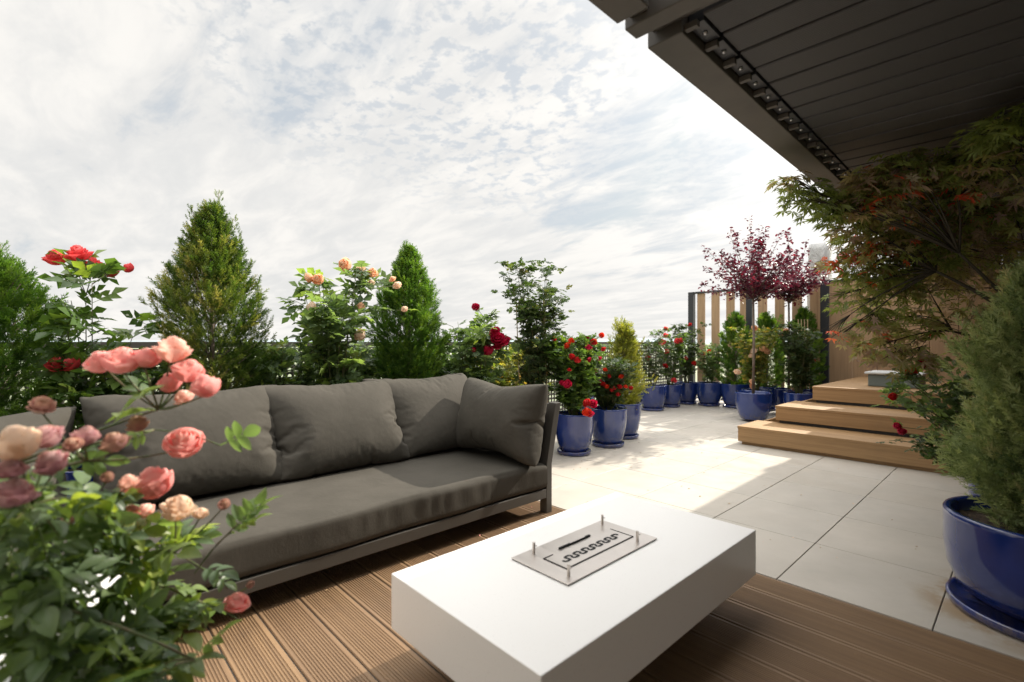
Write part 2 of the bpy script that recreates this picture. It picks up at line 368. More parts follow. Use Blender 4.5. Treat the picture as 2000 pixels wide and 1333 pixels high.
def feather_template(seed=3):
    rr = random.Random(seed); V = []; F = []
    def loz(a, b, w_, ax):
        a = np.array(a, float); b = np.array(b, float); d = b - a; s = np.cross(d, ax); s = s / (np.linalg.norm(s) + 1e-9) * w_
        k = len(V); m_ = a + d * .45; V.extend([a, m_ + s, b, m_ - s]); F.append((k, k + 1, k + 2, k + 3))
    for i in range(15):
        t = .05 + .85 * i / 15; a = rr.uniform(0, 2 * PI); ln = (.32 * (1 - t) + .14) * rr.uniform(.7, 1.2)
        e = (ln * .62 * math.cos(a), t + ln * .85, ln * .62 * math.sin(a))
        loz((0, t, 0), e, .032, np.array([rr.uniform(-1, 1), rr.uniform(-.3, .3), rr.uniform(-1, 1)]))
    loz((0, 0, 0), (0, 1, 0), .03, np.array([1, 0, 0])); loz((0, 0, 0), (0, 1, 0), .03, np.array([0, 0, 1]))
    return np.array(V), np.array(F)
FEATHER = feather_template()
def palmate():
    """seven narrow lobes, drooping"""
    V = []; F = []
    for i, a in enumerate((0, 38, -38, 76, -76, 118, -118)):
        ln = (1.0, .92, .92, .72, .72, .45, .45)[i]; w_ = .115 * (1 if i < 5 else .8)
        s_, c_ = math.sin(R_(a)), math.cos(R_(a)); k = len(V)
        for (u, v) in ((0, 0), (w_, .5), (0, 1), (-w_, .5)):
            V.append((s_ * v * ln + c_ * u, c_ * v * ln - s_ * u, -.32 * (v * ln) ** 2 - (.03 if u == 0 else 0)))
        F.append((k, k + 1, k + 2, k + 3))
    return np.array(V), np.array(F)
PALM = palmate()

def unit(v): return v / (np.linalg.norm(v, axis=-1, keepdims=True) + 1e-9)

# ------------------------------------------------------------------ ground, far land, floor
bm_ = MB(); bm_.box(-9000, 9000, -9000, 9000, -16, -15); tag(bm_.build('ground', MT['field']), kind='structure')
rr = random.Random(7); V = []; F = []; nseg = 180
for i in range(nseg + 1):
    a = R_(-80) + R_(260) * i / nseg
    h = 22 + 16 * math.sin(a * 3 + 1) + 11 * math.sin(a * 11) + 7 * math.sin(a * 37) + rr.uniform(0, 7)
    r = 5200
    for (q, zz_) in ((r - 900, -16), (r, max(h, 8)), (r + 1200, -16)): V.append((-q * math.sin(a), q * math.cos(a), zz_))
for i in range(nseg):
    for j in range(2): b = i * 3 + j; F.append((b, b + 1, b + 4, b + 3))
tag(npmesh('hills', V, F, MT['hills']), kind='structure')

XG, YG, TX, TY = -4.66, 2.447, .5505, .588
slab = MB(); slab.box(-4.75, 5, -4, 9.35, -.4, -.007); tag(slab.build('terrace_slab', MT['grout']), kind='structure')
tiles = MB(); rr = random.Random(3)
def tile(x0, x1, y0, y1):
    g = .0022; b = .0015; t = rr.random()
    vs = [(x0 + g, y0 + g, -.02), (x1 - g, y0 + g, -.02), (x1 - g, y1 - g, -.02), (x0 + g, y1 - g, -.02)]
    vs += [(x, y, -b) for x, y, _ in vs]
    vs += [(x0 + g + b, y0 + g + b, 0), (x1 - g - b, y0 + g + b, 0), (x1 - g - b, y1 - g - b, 0), (x0 + g + b, y1 - g - b, 0)]
    fs = [(4 * k + i, 4 * k + (i + 1) % 4, 4 * k + 4 + (i + 1) % 4, 4 * k + 4 + i) for k in range(2) for i in range(4)] + [(8, 9, 10, 11)]
    tiles.add(vs, fs, t)
x = -.262 - TX * 8
while x < 4.9:
    y = YG
    while y < 9.3: tile(max(x, -4.74), x + TX, y, min(y + TY, 9.34)); y += TY
    x += TX
y = YG - TY
while y > -4:
    x = -.262 - TX * 8
    while x < -3.3: tile(max(x, -4.74), min(x + TX, -3.30), y, y + TY); x += TX
    y -= TY
tag(tiles.build('terrace_tiles', MT['tile']), kind='structure')

deck = MB(); rr = random.Random(5); y1 = 2.440; pitch = .1672; x0, x1 = -3.29, 4.9
while y1 > -3.9:
    y0 = y1 - pitch + .006; prof = [(y0, -.03), (y0, -.003), (y0 + .003, 0), (y0 + .013, 0)]
    ng = 13; gw = (y1 - .013 - (y0 + .013)) / ng
    for k in range(ng):
        a = y0 + .013 + k * gw; prof += [(a + gw * .12, -.0030), (a + gw * .45, -.0030), (a + gw * .57, 0), (a + gw, 0)]
    prof += [(y1 - .003, 0), (y1, -.003), (y1, -.03)]
    n = len(prof); vs = [(x0, a, b) for a, b in prof] + [(x1, a, b) for a, b in prof]
    deck.add(vs, [(i, n + i, n + i + 1, i + 1) for i in range(n - 1)], rr.random())
    y1 -= pitch
tag(deck.build('deck', MT['deck']), kind='structure')

# ------------------------------------------------------------------ steps and platform
st = thing('wooden_steps', 'three wide wooden steps beside the blue pots leading up to the platform', 'steps', (-.5, 6, 0))
for k, (xa, ya, za, zb) in enumerate(((-2.17, 5.37, 0, .196), (-1.96, 5.87, .196, .388), (-1.76, 6.47, .388, .580))):
    hi = MB(); xr = 1.6; yb = 8.70
    hi.box(xa + .03, xr, ya + .03, yb, za + (.002 if k else 0), za + .034)                 # recessed plinth
    hi.build('plinth', MT['step'] if k == 0 else MT['darkmetal'], st)
    b = MB(); b.box(xa, xr, ya, ya + .022, za + .034, zb - .024); b.box(xa, xa + .022, ya + .022, yb, za + .034, zb - .024); b.build('riser', MT['step'], st, bevel=.002)
    b = MB(); yy = ya - .004
    ylim = (5.87, 6.47, 8.72)[k]
    while yy < ylim + .03:
        ye = min(yy + .145, ylim + .06); b.box(xa - .004, xr, yy, ye - .004, zb - .024, zb, rr.random()); yy += .145
    b.build('tread', MT['step'], st, bevel=.002)

# ------------------------------------------------------------------ slatted screen and board wall
yS = 8.8
sc = thing('slatted_screen', 'tall screen of upright wooden slats in a dark frame behind the pots', 'screen', (-3.3, yS, 0))
for xp in (-4.42, -3.36):
    MB().box(xp - .05, xp + .05, yS - .03, yS + .07, 0, 2.0).build('post', MT['darkmetal'], sc, bevel=.004)
MB().box(-4.47, -2.28, yS - .03, yS + .06, 2.0, 2.035).build('top_rail', MT['darkmetal'], sc, bevel=.003)
MB().box(-4.37, -2.28, yS - .01, yS + .04, .04, .08).build('bottom_rail', MT['darkmetal'], sc, bevel=.003)
for xs in (-4.30, -4.03, -3.76, -3.52, -3.22, -2.95, -2.69, -2.43):
    MB().box(xs, xs + .142, yS - .008, yS + .028, .082, 1.998, rr.random()).build('slat', MT['wood'], sc, bevel=.003)
wl = thing('board_wall', 'solid wall of tall wooden boards behind the steps', 'wall', (-1, yS, 0))
MB().box(-2.275, -2.165, yS - .05, yS + .08, 0, 2.06).build('post', MT['darkmetal'], wl, bevel=.004)
b = MB(); x = -2.16
while x < .6: b.box(x, x + .292, yS - .02 + rr.uniform(-.003, .003), yS + .03, .02, 2.02, rr.random()); x += .298
b.build('boards', MT['wood'], wl, bevel=.004)
MB().box(-2.16, .6, yS - .03, yS + .06, 2.022, 2.055).build('top_rail', MT['darkmetal'], wl, bevel=.003)
MB().box(-2.305, -2.278, yS - .045, yS + .03, 0, 2.0).build('edge_board', MT['wood'], wl, bevel=.003)

# wrapped post behind the wall
wp = MB(); V = []; n = 28; rings = 26; rw = random.Random(9)
for i in range(rings):
    z = 2.72 * i / (rings - 1)
    for j in range(n):
        a = 2 * PI * j / n; c_, s_ = math.cos(a), math.sin(a); q = max(abs(c_), abs(s_)); r = (.15 if z > 1.2 else .11) / q * (1 + rw.uniform(-.07, .07))
        if i == rings - 1: r *= .8
        V.append((-2.42 + r * c_, 9.28 + r * .8 * s_, z))
F = [(i * n + j, i * n + (j + 1) % n, (i + 1) * n + (j + 1) % n, (i + 1) * n + j) for i in range(rings - 1) for j in range(n)] + [tuple((rings - 1) * n + j for j in range(n))]
wp.add(V, F); tag(wp.build('wrapped_post', MT['plastic'], smooth=True), 'post wrapped in crumpled grey plastic rising behind the board wall', 'post')

# dark house wall under the far end of the roof
hs = thing('house', 'dark clad house wall under the far end of the pergola roof', 'house', (2, 9.2, 0))
b = MB(); x = -1.02
while x < 5: b.box(x, x + .145, 8.95, 9.1, 0, 3.0, rr.random()); x += .15
b.build('wall', MT['clad'], hs, bevel=.003)
b = MB(); y = 0.2
while y < 8.9: b.box(4.0, 4.1, y, y + .145, 0, 3.0, rr.random()); y += .15
b.build('side_wall', MT['clad'], hs, bevel=.003)
fac = thing('added_facade', 'pale plastered house facade standing behind the camera', 'facade', (-1, -4.2, 0))  # added wall out of view; cuts sky fill and bounces sunlight
b = MB(); b.box(-5, -3.6, -4.3, -4.2, 0, 3.4).box(-1.2, .2, -4.3, -4.2, 0, 3.4).box(2.6, 5, -4.3, -4.2, 0, 3.4).box(-3.6, -1.2, -4.3, -4.2, 2.3, 3.4).box(.2, 2.6, -4.3, -4.2, 2.3, 3.4)
b.build('wall', MT['facade'], fac)
for x in (-3.6, .2):
    wn = MB().box(x, x + 2.4, -4.28, -4.26, 0, 2.3).build('window', MT['window'], fac); MB().box(x, x + .06, -4.255, -4.21, 0, 2.3).box(x + 2.34, x + 2.4, -4.255, -4.21, 0, 2.3).box(x + 1.17, x + 1.23, -4.255, -4.21, 0, 2.3).build('frame', MT['darkmetal'], wn)
bx = thing('storage_box', 'low grey-green box with a pale lid on the top step by the maple', 'box', (-1.2, 7.2, .58))
MB().box(-1.32, -.85, 6.95, 7.4, .582, .72).build('body', MT['teal'], bx, bevel=.01)
MB().box(-1.35, -.82, 6.92, 7.43, .722, .75).build('lid', MT['pale'], bx, bevel=.01)

# ------------------------------------------------------------------ perforated fence
fx = -4.62
fe = thing('perforated_fence', 'brown-grey metal fence with rows of round holes along the terrace edge', 'fence', (fx, 3, 0))
def perf_panel(y0, y1, z0, z1, pitch=.058, r=.0178):
    ny = max(1, round((y1 - y0) / pitch)); nz = max(1, round((z1 - z0) / pitch)); py = (y1 - y0) / ny; pz = (z1 - z0) / nz
    out = [(-.5, -.5), (0, -.5), (.5, -.5), (.5, 0), (.5, .5), (0, .5), (-.5, .5), (-.5, 0)]
    inn = [(math.cos(R_(225 + 45 * k)) * r, math.sin(R_(225 + 45 * k)) * r) for k in range(8)]
    cy, cz = np.meshgrid(y0 + py * (np.arange(ny) + .5), z0 + pz * (np.arange(nz) + .5)); C = np.stack([cy.ravel(), cz.ravel()], 1)
    T = np.array([(a * py, b_ * pz) for a, b_ in out] + inn)
    P2 = (C[:, None, :] + T[None]); n_ = len(C); V = np.zeros((n_, 32, 3)); V[:, :16, 0] = fx; V[:, 16:, 0] = fx + .004
    V[:, :16, 1:] = P2; V[:, 16:, 1:] = P2
    f = [(k, (k + 1) % 8, 8 + (k + 1) % 8, 8 + k) for k in range(8)] + [(16 + k, 24 + k, 24 + (k + 1) % 8, 16 + (k + 1) % 8) for k in range(8)] + [(8 + k, 8 + (k + 1) % 8, 24 + (k + 1) % 8, 24 + k) for k in range(8)]
    F = (np.array(f)[None] + (np.arange(n_) * 32)[:, None, None]).reshape(-1, 4)
    return V.reshape(-1, 3), F
ys = [-3.6 + 1.55 * k for k in range(9)]
for k in range(8):
    V, F = perf_panel(ys[k] + .03, ys[k + 1] - .03, .08, 1.045)
    npmesh('panel', V, F, MT['fence'], fe)
for y in ys:
    MB().box(fx - .025, fx + .025, y - .025, y + .025, 0, 1.05).build('post', MT['fence'], fe, bevel=.003)
MB().box(fx - .035, fx + .035, ys[0] - .03, ys[-1] + .03, 1.052, 1.100).build('top_rail', MT['fence'], fe, bevel=.004)
MB().box(fx - .02, fx + .02, ys[0], ys[-1], .04, .078).build('bottom_rail', MT['fence'], fe, bevel=.003)

# ------------------------------------------------------------------ pergola
PR = R_(1.2)
PX0, PY0 = -.972, 1.598
pg = thing('louvred_pergola', 'dark flat pergola roof of closed metal louvres over the right of the terrace', 'pergola', (PX0, PY0, 0))
def rot_build(mb, name, m, **k):
    c_, s_ = math.cos(PR), math.sin(PR)
    mb.v = [(PX0 + (x - PX0) * c_ - (y - PY0) * s_, PY0 + (x - PX0) * s_ + (y - PY0) * c_, z) for x, y, z in mb.v]
    return mb.build(name, m, pg, **k)
XR = 3.9
rot_build(MB().box(PX0, -.837, PY0, 8.85, 2.18, 2.32), 'beam', MT['beam'], bevel=.004)
rot_build(MB().box(-.945, XR, 1.530, 1.595, 2.222, 2.36), 'beam', MT['beam'], bevel=.004)
rot_build(MB().box(PX0, XR, 1.446, 1.521, 2.18, 2.33), 'beam', MT['beam'], bevel=.004)
rot_build(MB().box(PX0, -.852, -2.5, 1.401, 2.18, 2.32), 'beam', MT['beam'], bevel=.004)
rot_build(MB().box(-.850, XR, -2.5, 1.386, 2.235, 2.28), 'ceiling_panel', MT['louvre'])
rot_build(MB().box(-.945, -.882, 1.404, 1.444, 2.207, 2.30), 'spacer', MT['beam'])
y = 1.62; LP = .1634
while y < 8.8:
    yb = y + LP
    prof = [(y, 2.228), (y + .004, 2.223), (yb - .015, 2.225), (yb - .011, 2.228), (yb - .011, 2.248), (y + .09, 2.262), (y, 2.243)]
    lb = MB().prism([(-.772, a, z) for a, z in prof], (XR + .772, 0, 0)); lo = rot_build(lb, 'louvre', MT['louvre'])
    br = MB().box(-.832, -.776, y + .014, yb - .012, 2.212, 2.27); rot_build(br, 'bracket', MT['darkmetal'], bevel=.002)
    rot_build(MB().box(-.836, -.79, y - .010, y + .012, 2.190, 2.2115), 'clip', MT['beam'], bevel=.001)
    bo = MB(); bo.lathe([(.009, 0), (.009, .005), (.005, .009), (0.0001, .009)], 10)
    bo.v = [(-.803 + a, y + .085 + b_, 2.212 - c_) for a, b_, c_ in bo.v]; rot_build(bo, 'bolt', MT['bolt'], smooth=True)
    y += LP
rot_build(MB().box(-.88, XR, 1.62, 8.85, 2.325, 2.35), 'light_stop_sheet', MT['louvre'])  # unseen sheet added above the louvres to stop light leaking through

# ------------------------------------------------------------------ fire table
TT = .33; tx0, tx1, ty0, ty1 = -1.460, -.775, .820, 2.098
ft = thing('fire_table', 'low white slab fire table with a steel burner plate set in its top', 'table', (-1.12, 1.46, 0))
MB().box(tx0, tx1, ty0, ty1, .147, TT).build('slab', MT['quartz'], ft, bevel=.003)
MB().box(tx0 + .16, tx1 - .16, ty0 + .2, ty1 - .2, .001, .146).build('plinth', MT['darkmetal'], ft, bevel=.004)
pb = (-1.262, -1.000, 1.180, 1.715)   # plate x0 x1 y0 y1
MB().box(pb[0] + .003, pb[1] - .003, pb[2] + .003, pb[3] - .003, TT + .0005, TT + .0040).build('painted_gap_shade', MT['black'], ft)  # black box stands in for the shade under the plate edge
bu = MB().box(pb[0], pb[1], pb[2], pb[3], TT + .0042, TT + .007).build('burner_plate', MT['steel'], ft, bevel=.0006)
ix0, ix1, iy0, iy1 = pb[0] + .085, pb[1] - .068, pb[2] + .075, pb[3] - .06
fr = MB(); z0, z1, t_ = TT + .0075, TT + .0095, .0022
fr.box(ix0, ix1, iy0, iy0 + t_, z0, z1).box(ix1 - t_, ix1, iy0 + t_, iy1, z0, z1).box(ix0, ix0 + t_, iy0, iy0 + .05, z0 + .0001, z1 + .0001).box(ix0, ix1 - t_, iy1 - t_, iy1, z0, z1)
fr.build('tray_seam', MT['black'], bu)
MB().box(ix0 + .006, ix1 - .006, iy0 + .006, iy1 - .006, TT + .0073, TT + .0085).build('burner_tray', MT['steel'], bu)
# serpentine flame slot
pts = []; ns = 140; ymid = (ix0 + ix1) / 2 + .004
for i in range(ns):
    t = i / (ns - 1); ph = t * 7 * 2 * PI; yy = iy0 + .04 + t * (iy1 - iy0 - .075)
    pts.append((ymid + .0135 * math.sin(ph), yy - .0085 * math.sin(2 * ph)))
mb = MB(); hw = .0052
for i in range(ns - 1):
    a = Vector(pts[i]); b_ = Vector(pts[i + 1]); d = (b_ - a).normalized(); s_ = Vector((-d.y, d.x)) * hw; e = d * .001
    mb.add([(*(a + s_), TT + .0092 + i * 1e-6), (*(b_ + s_ + e), TT + .0092 + i * 1e-6), (*(b_ - s_ + e), TT + .0092 + i * 1e-6), (*(a - s_), TT + .0092 + i * 1e-6)], [(3, 2, 1, 0)])
mb.build('flame_slot', MT['black'], bu)
MB().box(ix0 - .017, ix0 - .009, iy0 + .10, iy1 - .12, TT + .0075, TT + .0135).build('handle_slot', MT['black'], bu)
MB().box(ix0 - .0155, ix0 - .0105, iy0 + .16, iy0 + .25, TT + .0138, TT + .0150).build('slider', MT['steel'], bu)
for (px_, py_) in ((pb[0] + .03, pb[2] + .085), (pb[1] - .035, pb[2] + .045), (pb[0] + .03, pb[3] - .04), (pb[1] - .035, pb[3] - .085)):
    q = MB(); q.tube([(px_, py_, TT + .007), (px_, py_, TT + .046)], .0052, 12).tube([(px_, py_, TT + .034), (px_ + .009, py_ + .007, TT + .034)], .0022, 8)
    q.build('glass_holder', MT['steel'], ft, smooth=False)

# ------------------------------------------------------------------ sofas
def cushion_bag(w, h, t, loc, face, seed, pressure, shrink, mass, bend, n=68, m=48):
    """sewn fabric bag that is filled by cloth pressure and settles against the seat and the back"""
    rs = random.Random(seed); V = []; F = []; idx = {}
    for s in (0, 1):
        for i in range(n + 1):
            for j in range(m + 1):
                if s == 1 and (i in (0, n) or j in (0, m)): idx[(1, i, j)] = idx[(0, i, j)]; continue
                idx[(s, i, j)] = len(V); u = i / n * 2 - 1; v = j / m * 2 - 1
                b = math.sqrt((1 - abs(u) ** 8) * (1 - abs(v) ** 8)); d = (1 if s == 0 else -1) * t * b + rs.uniform(-.0015, .0015)
                p_ = Vector(loc) + (Vector((d - v * h / 2 * .5, u * w / 2, v * h / 2 * .93)) if face == 'x' else Vector((u * w / 2, -d + v * h / 2 * .14, v * h / 2))); V.append(p_)
    for s in (0, 1):
        for i in range(n):
            for j in range(m):
                q = (idx[(s, i, j)], idx[(s, i + 1, j)], idx[(s, i + 1, j + 1)], idx[(s, i, j + 1)]); F.append(q if s == 0 else q[::-1])
    me = D.meshes.new('bag'); me.from_pydata(V, [], F); o = D.objects.new('bag', me); COL.objects.link(o)
    c = o.modifiers.new('cloth', 'CLOTH'); q = c.settings; q.quality = 6; q.mass = mass
    q.tension_stiffness = q.compression_stiffness = 18; q.shear_stiffness = 6; q.bending_stiffness = bend; q.air_damping = 3
    q.use_pressure = True; q.uniform_pressure_force = pressure; q.effector_weights.gravity = 1 if face == 'x' else 0; q.shrink_min = shrink
    c.collision_settings.collision_quality = 2; c.collision_settings.distance_min = .004
    return o
def settle(jobs, planes, frames_=30):
    cols = []
    for vs in planes:
        me = D.meshes.new('stop'); me.from_pydata(vs, [], [(0, 1, 2, 3)]); o = D.objects.new('stop', me); COL.objects.link(o)
        o.modifiers.new('collision', 'COLLISION'); o.collision.thickness_outer = .004; o.collision.cloth_friction = 30; cols.append(o)
    bags = [(cushion_bag(*j[:-3]), j[-3:]) for j in jobs]
    SC.frame_start = 1; SC.frame_end = 60
    for f in range(1, frames_ + 1): SC.frame_set(f)
    dg = bpy.context.evaluated_depsgraph_get(); done = []
    for o, info in bags: done.append((D.meshes.new_from_object(o.evaluated_get(dg)), info))
    for o, _ in bags: D.objects.remove(o)
    for o in cols: D.objects.remove(o)
    SC.frame_set(1)
    for me, (name, parent, label) in done:
        me.name = name; me.materials.clear(); me.materials.append(MT['fabric']); me.polygons.foreach_set('use_smooth', [True] * len(me.polygons))
        o = D.objects.new(name, me); link(o, parent); sub = o.modifiers.new('subdivision', 'SUBSURF'); sub.levels = 1; sub.render_levels = 1
        if label: o['label'] = label
def seat_mattress(y0, y1, x0, x1, z0, z1, parent, seed):
    nx, ny = 26, 90; rs = np.random.RandomState(seed); V = []; F = []
    # closed loft: rounded box cross-section around x/z, swept along y
    prof = []; r = .035
    def arc(cx_, cz_, a0, a1, n=6): return [(cx_ + r * math.cos(R_(a0 + (a1 - a0) * i / n)), cz_ + r * math.sin(R_(a0 + (a1 - a0) * i / n))) for i in range(n + 1)]
    prof += arc(x1 - r, z1 - r, 0, 90); prof += [(x1 - r - (x1 - x0 - 2 * r) * i / 16, z1) for i in range(1, 16)]; prof += arc(x0 + r, z1 - r, 90, 180)
    prof += arc(x0 + r, z0 + r, 180, 270); prof += arc(x1 - r, z0 + r, 270, 360); prof += [(x1, z0 + r + (z1 - z0 - 2 * r) * i / 6) for i in range(1, 6)]
    n = len(prof); ph = rs.uniform(0, 6, 8)
    for i in range(ny + 1):
        t = i / ny; y = y0 + (y1 - y0) * t; e = min(1.0, min(t, 1 - t) * (y1 - y0) / .03); sc_ = .93 + .07 * math.sqrt(max(0, 1 - (1 - e) ** 2))
        for (x, z) in prof:
            zc = (z0 + z1) / 2; fr_ = max(0, (x - (x1 - .06)) / .06) if x > x1 - .06 else 0
            pu = .008 * math.sin(PI * t) * (1 if z > zc else 0)
            wrk = 0
            if x > x1 - .04 and z < z1 - .01:
                q = (z1 - z) / (z1 - z0); wrk = .0035 * math.sin(y * 61 + ph[0] + 1.5 * math.sin(y * 17)) * math.sin(PI * min(1, q * 1.2)) * (.5 + .5 * math.sin(y * 3.1 + ph[1])) + .005 * math.sin(y * 9 + ph[2])
            V.append((x + wrk + fr_ * .0, y, zc + (z - zc) * sc_ + pu + (.004 * math.sin(x * 7 + y * 3.3 + ph[3]) if z > z1 - .01 else 0)))
    for i in range(ny):
        for j in range(n): F.append((i * n + j, i * n + (j + 1) % n, (i + 1) * n + (j + 1) % n, (i + 1) * n + j))
    o = npmesh('seat_cushion', V, F, MT['fabric'], parent, smooth=True)
    b = MB(); b.add([V[j] for j in range(n)], [tuple(range(n))]); b.build('seat_side', MT['fabric'], o); b = MB(); b.add([V[ny * n + j] for j in range(n)], [tuple(range(n))[::-1]]); b.build('seat_side', MT['fabric'], o)
    return o
SX1 = -2.13
def frame_parts(sf, y0, y1, arm_right=True, arm_left=False):
    b = MB(); b.box(SX1 - .045, SX1, y0 + .002, y1 - .052, .10, .158); b.box(-3.12, -3.08, y0 + .002, y1 - .052, .10, .158); b.box(-3.08, SX1 - .045, y0 + .002, y0 + .05, .10, .157); b.box(-3.08, SX1 - .045, y1 - .10, y1 - .052, .10, .157)
    b.box(-3.08, SX1 - .046, (y0 + y1) / 2 - .03, (y0 + y1) / 2 + .03, .10, .156); b.build('base_rail', MT['frame'], sf, bevel=.003)
    for (x, yy) in ((SX1 - .06, y1 - .05), (-3.12, y1 - .05), (SX1 - .06, y0), (-3.12, y0)):
        up = (arm_right and yy > (y0 + y1) / 2) or (arm_left and yy < (y0 + y1) / 2)
        s_ = 1 if yy > (y0 + y1) / 2 else -1
        if up:
            z1_ = .70; lean = .085 * s_; z0_ = .31
            q = [(x, yy, .0), (x, yy + .05, 0), (x, yy + .05, z0_), (x, yy + .05 + lean, z1_), (x, yy + lean, z1_), (x, yy, z0_)]
            MB().prism(q, (.06, 0, 0)).build('leg', MT['frame'], sf, bevel=.003)
        else: MB().box(x, x + .06, yy, yy + .05, 0, .099).build('leg', MT['frame'], sf, bevel=.003)
    for s_, on in ((1, arm_right), (-1, arm_left)):
        if not on: continue
        yy = y1 - .05 if s_ > 0 else y0; lean = .085 * s_
        q = [(-3.06, yy + .012, .17), (-3.06, yy + .036, .17), (-3.06, yy + .036 + lean * .1, .34), (-3.06, yy + .036 + lean * .97, .69), (-3.06, yy + .012 + lean * .97, .69), (-3.06, yy + .012 + lean * .1, .34)]
        MB().prism(q, (3.06 + SX1 - .062, 0, 0)).build('arm_panel', MT['frame'], sf, bevel=.002)
    q = [(-3.105, y0 + .052, .2), (-3.08, y0 + .052, .2), (-3.355, y0 + .052, .70), (-3.38, y0 + .052, .70)]
    MB().prism(q, (0, y1 - y0 - .105, 0)).build('back_panel', MT['frame'], sf, bevel=.002)

sf = thing('sofa', 'long grey-brown outdoor sofa with three back cushions and one side cushion', 'sofa', (-2.6, 1.2, 0))
frame_parts(sf, .14, 2.355)
seat_mattress(.145, 2.303, -3.05, SX1 + .004, .160, .320, sf, 4)
s2 = thing('sofa', 'second grey-brown outdoor sofa mostly hidden behind the pink roses at the left edge', 'sofa', (-2.6, -.9, 0))
frame_parts(s2, -2.0, .09, False, False)
seat_mattress(-1.995, .085, -3.05, SX1 + .004, .160, .320, s2, 6)
settle([(.84, .565, .105, (-3.07, .55, .605), 'x', 3, 4.5, -.14, .025, .012, 'back_cushion', sf, None),
        (.86, .57, .115, (-3.05, 1.305, .605), 'x', 4, 5.5, -.13, .03, .012, 'back_cushion', sf, None),
        (.80, .565, .105, (-3.08, 2.05, .605), 'x', 5, 4, -.15, .025, .010, 'back_cushion', sf, None),
        (.80, .535, .085, (-2.46, 2.262, .556), 'y', 8, 12, -.01, .04, .08, 'side_cushion', sf, 'smooth side cushion standing against the right arm'),
        (.86, .56, .09, (-3.09, -.33, .62), 'x', 9, 9, -.02, .03, .05, 'back_cushion', s2, None),
        (.84, .56, .09, (-3.09, -1.15, .62), 'x', 10, 9, -.04, .03, .05, 'back_cushion', s2, None)],
       [[(-3.4, -2.2, .325), (-1.8, -2.2, .325), (-1.8, 3.2, .325), (-3.4, 3.2, .325)], [(-3.07, -2.2, .2), (-3.07, 3.2, .2), (-3.43, 3.2, .86), (-3.43, -2.2, .86)],
        [(-3.4, 2.335, .3), (-1.9, 2.335, .3), (-1.9, 2.42, .78), (-3.4, 2.42, .78)]])

# white side table under the foreground roses
wt = thing('side_table', 'white slab side table under the pink roses in the lower left corner', 'table', (-1.5, -.3, 0))
MB().box(-2.07, -1.10, -.85, .160, .27, .40).build('slab', MT['quartz'], wt, bevel=.004)
MB().box(-1.9, -1.3, -.7, 0, .001, .268).build('plinth', MT['quartz'], wt, bevel=.004)

# ------------------------------------------------------------------ pots
def pot_parts(parent, x, y, r, h, z=0.0, seed=0, saucer=True):
    prof = [(.001, .030), (r * .66, .030), (r * .72, .045), (r * .84, h * .28), (r * .94, h * .52), (r * .985, h * .75), (r * .985, h * .93), (r * 1.0, h * .965), (r * 1.0, h - .006), (r * .985, h), (r * .93, h), (r * .91, h - .01), (r * .90, h * .80)]
    if r > .3: prof = [(.001, .03), (r * .60, .030), (r * .70, .045), (r * .86, h * .22), (r * .96, h * .42), (r * .995, h * .65), (r * .995, h * .88), (r * 1.0, h * .95), (r * 1.0, h - .008), (r * .985, h), (r * .92, h), (r * .90, h - .012), (r * .90, h * .80)]
    b = MB().lathe(prof[1:], 56, (x, y, z)); b.build('pot', MT['glaze'], parent, smooth=True)
    if saucer:
        rs = r * (.86 if r < .3 else .97)
        MB().lathe([(rs * .85, .001), (rs * .98, .006), (rs, .034), (rs * .985, .040), (rs * .94, .036), (rs * .9, .016), (.01, .014)], 48, (x, y, z)).build('saucer', MT['glaze'], parent, smooth=True)
    rs_ = random.Random(seed + 5); b = MB(); n = 26; rings = 6; V = [(x, y, z + h * .88)]
    for i in range(1, rings + 1):
        for j in range(n): q = r * .905 * i / rings; V.append((x + q * math.cos(2 * PI * j / n), y + q * math.sin(2 * PI * j / n), z + h * .87 + rs_.uniform(-.008, .008)))
    F = [(0, 1 + j, 1 + (j + 1) % n) for j in range(n)] + [(1 + (i - 1) * n + j, 1 + i * n + j, 1 + i * n + (j + 1) % n, 1 + (i - 1) * n + (j + 1) % n) for i in range(1, rings) for j in range(n)]
    b.add(V, F); b.build('soil', MT['soil'], parent, smooth=True)

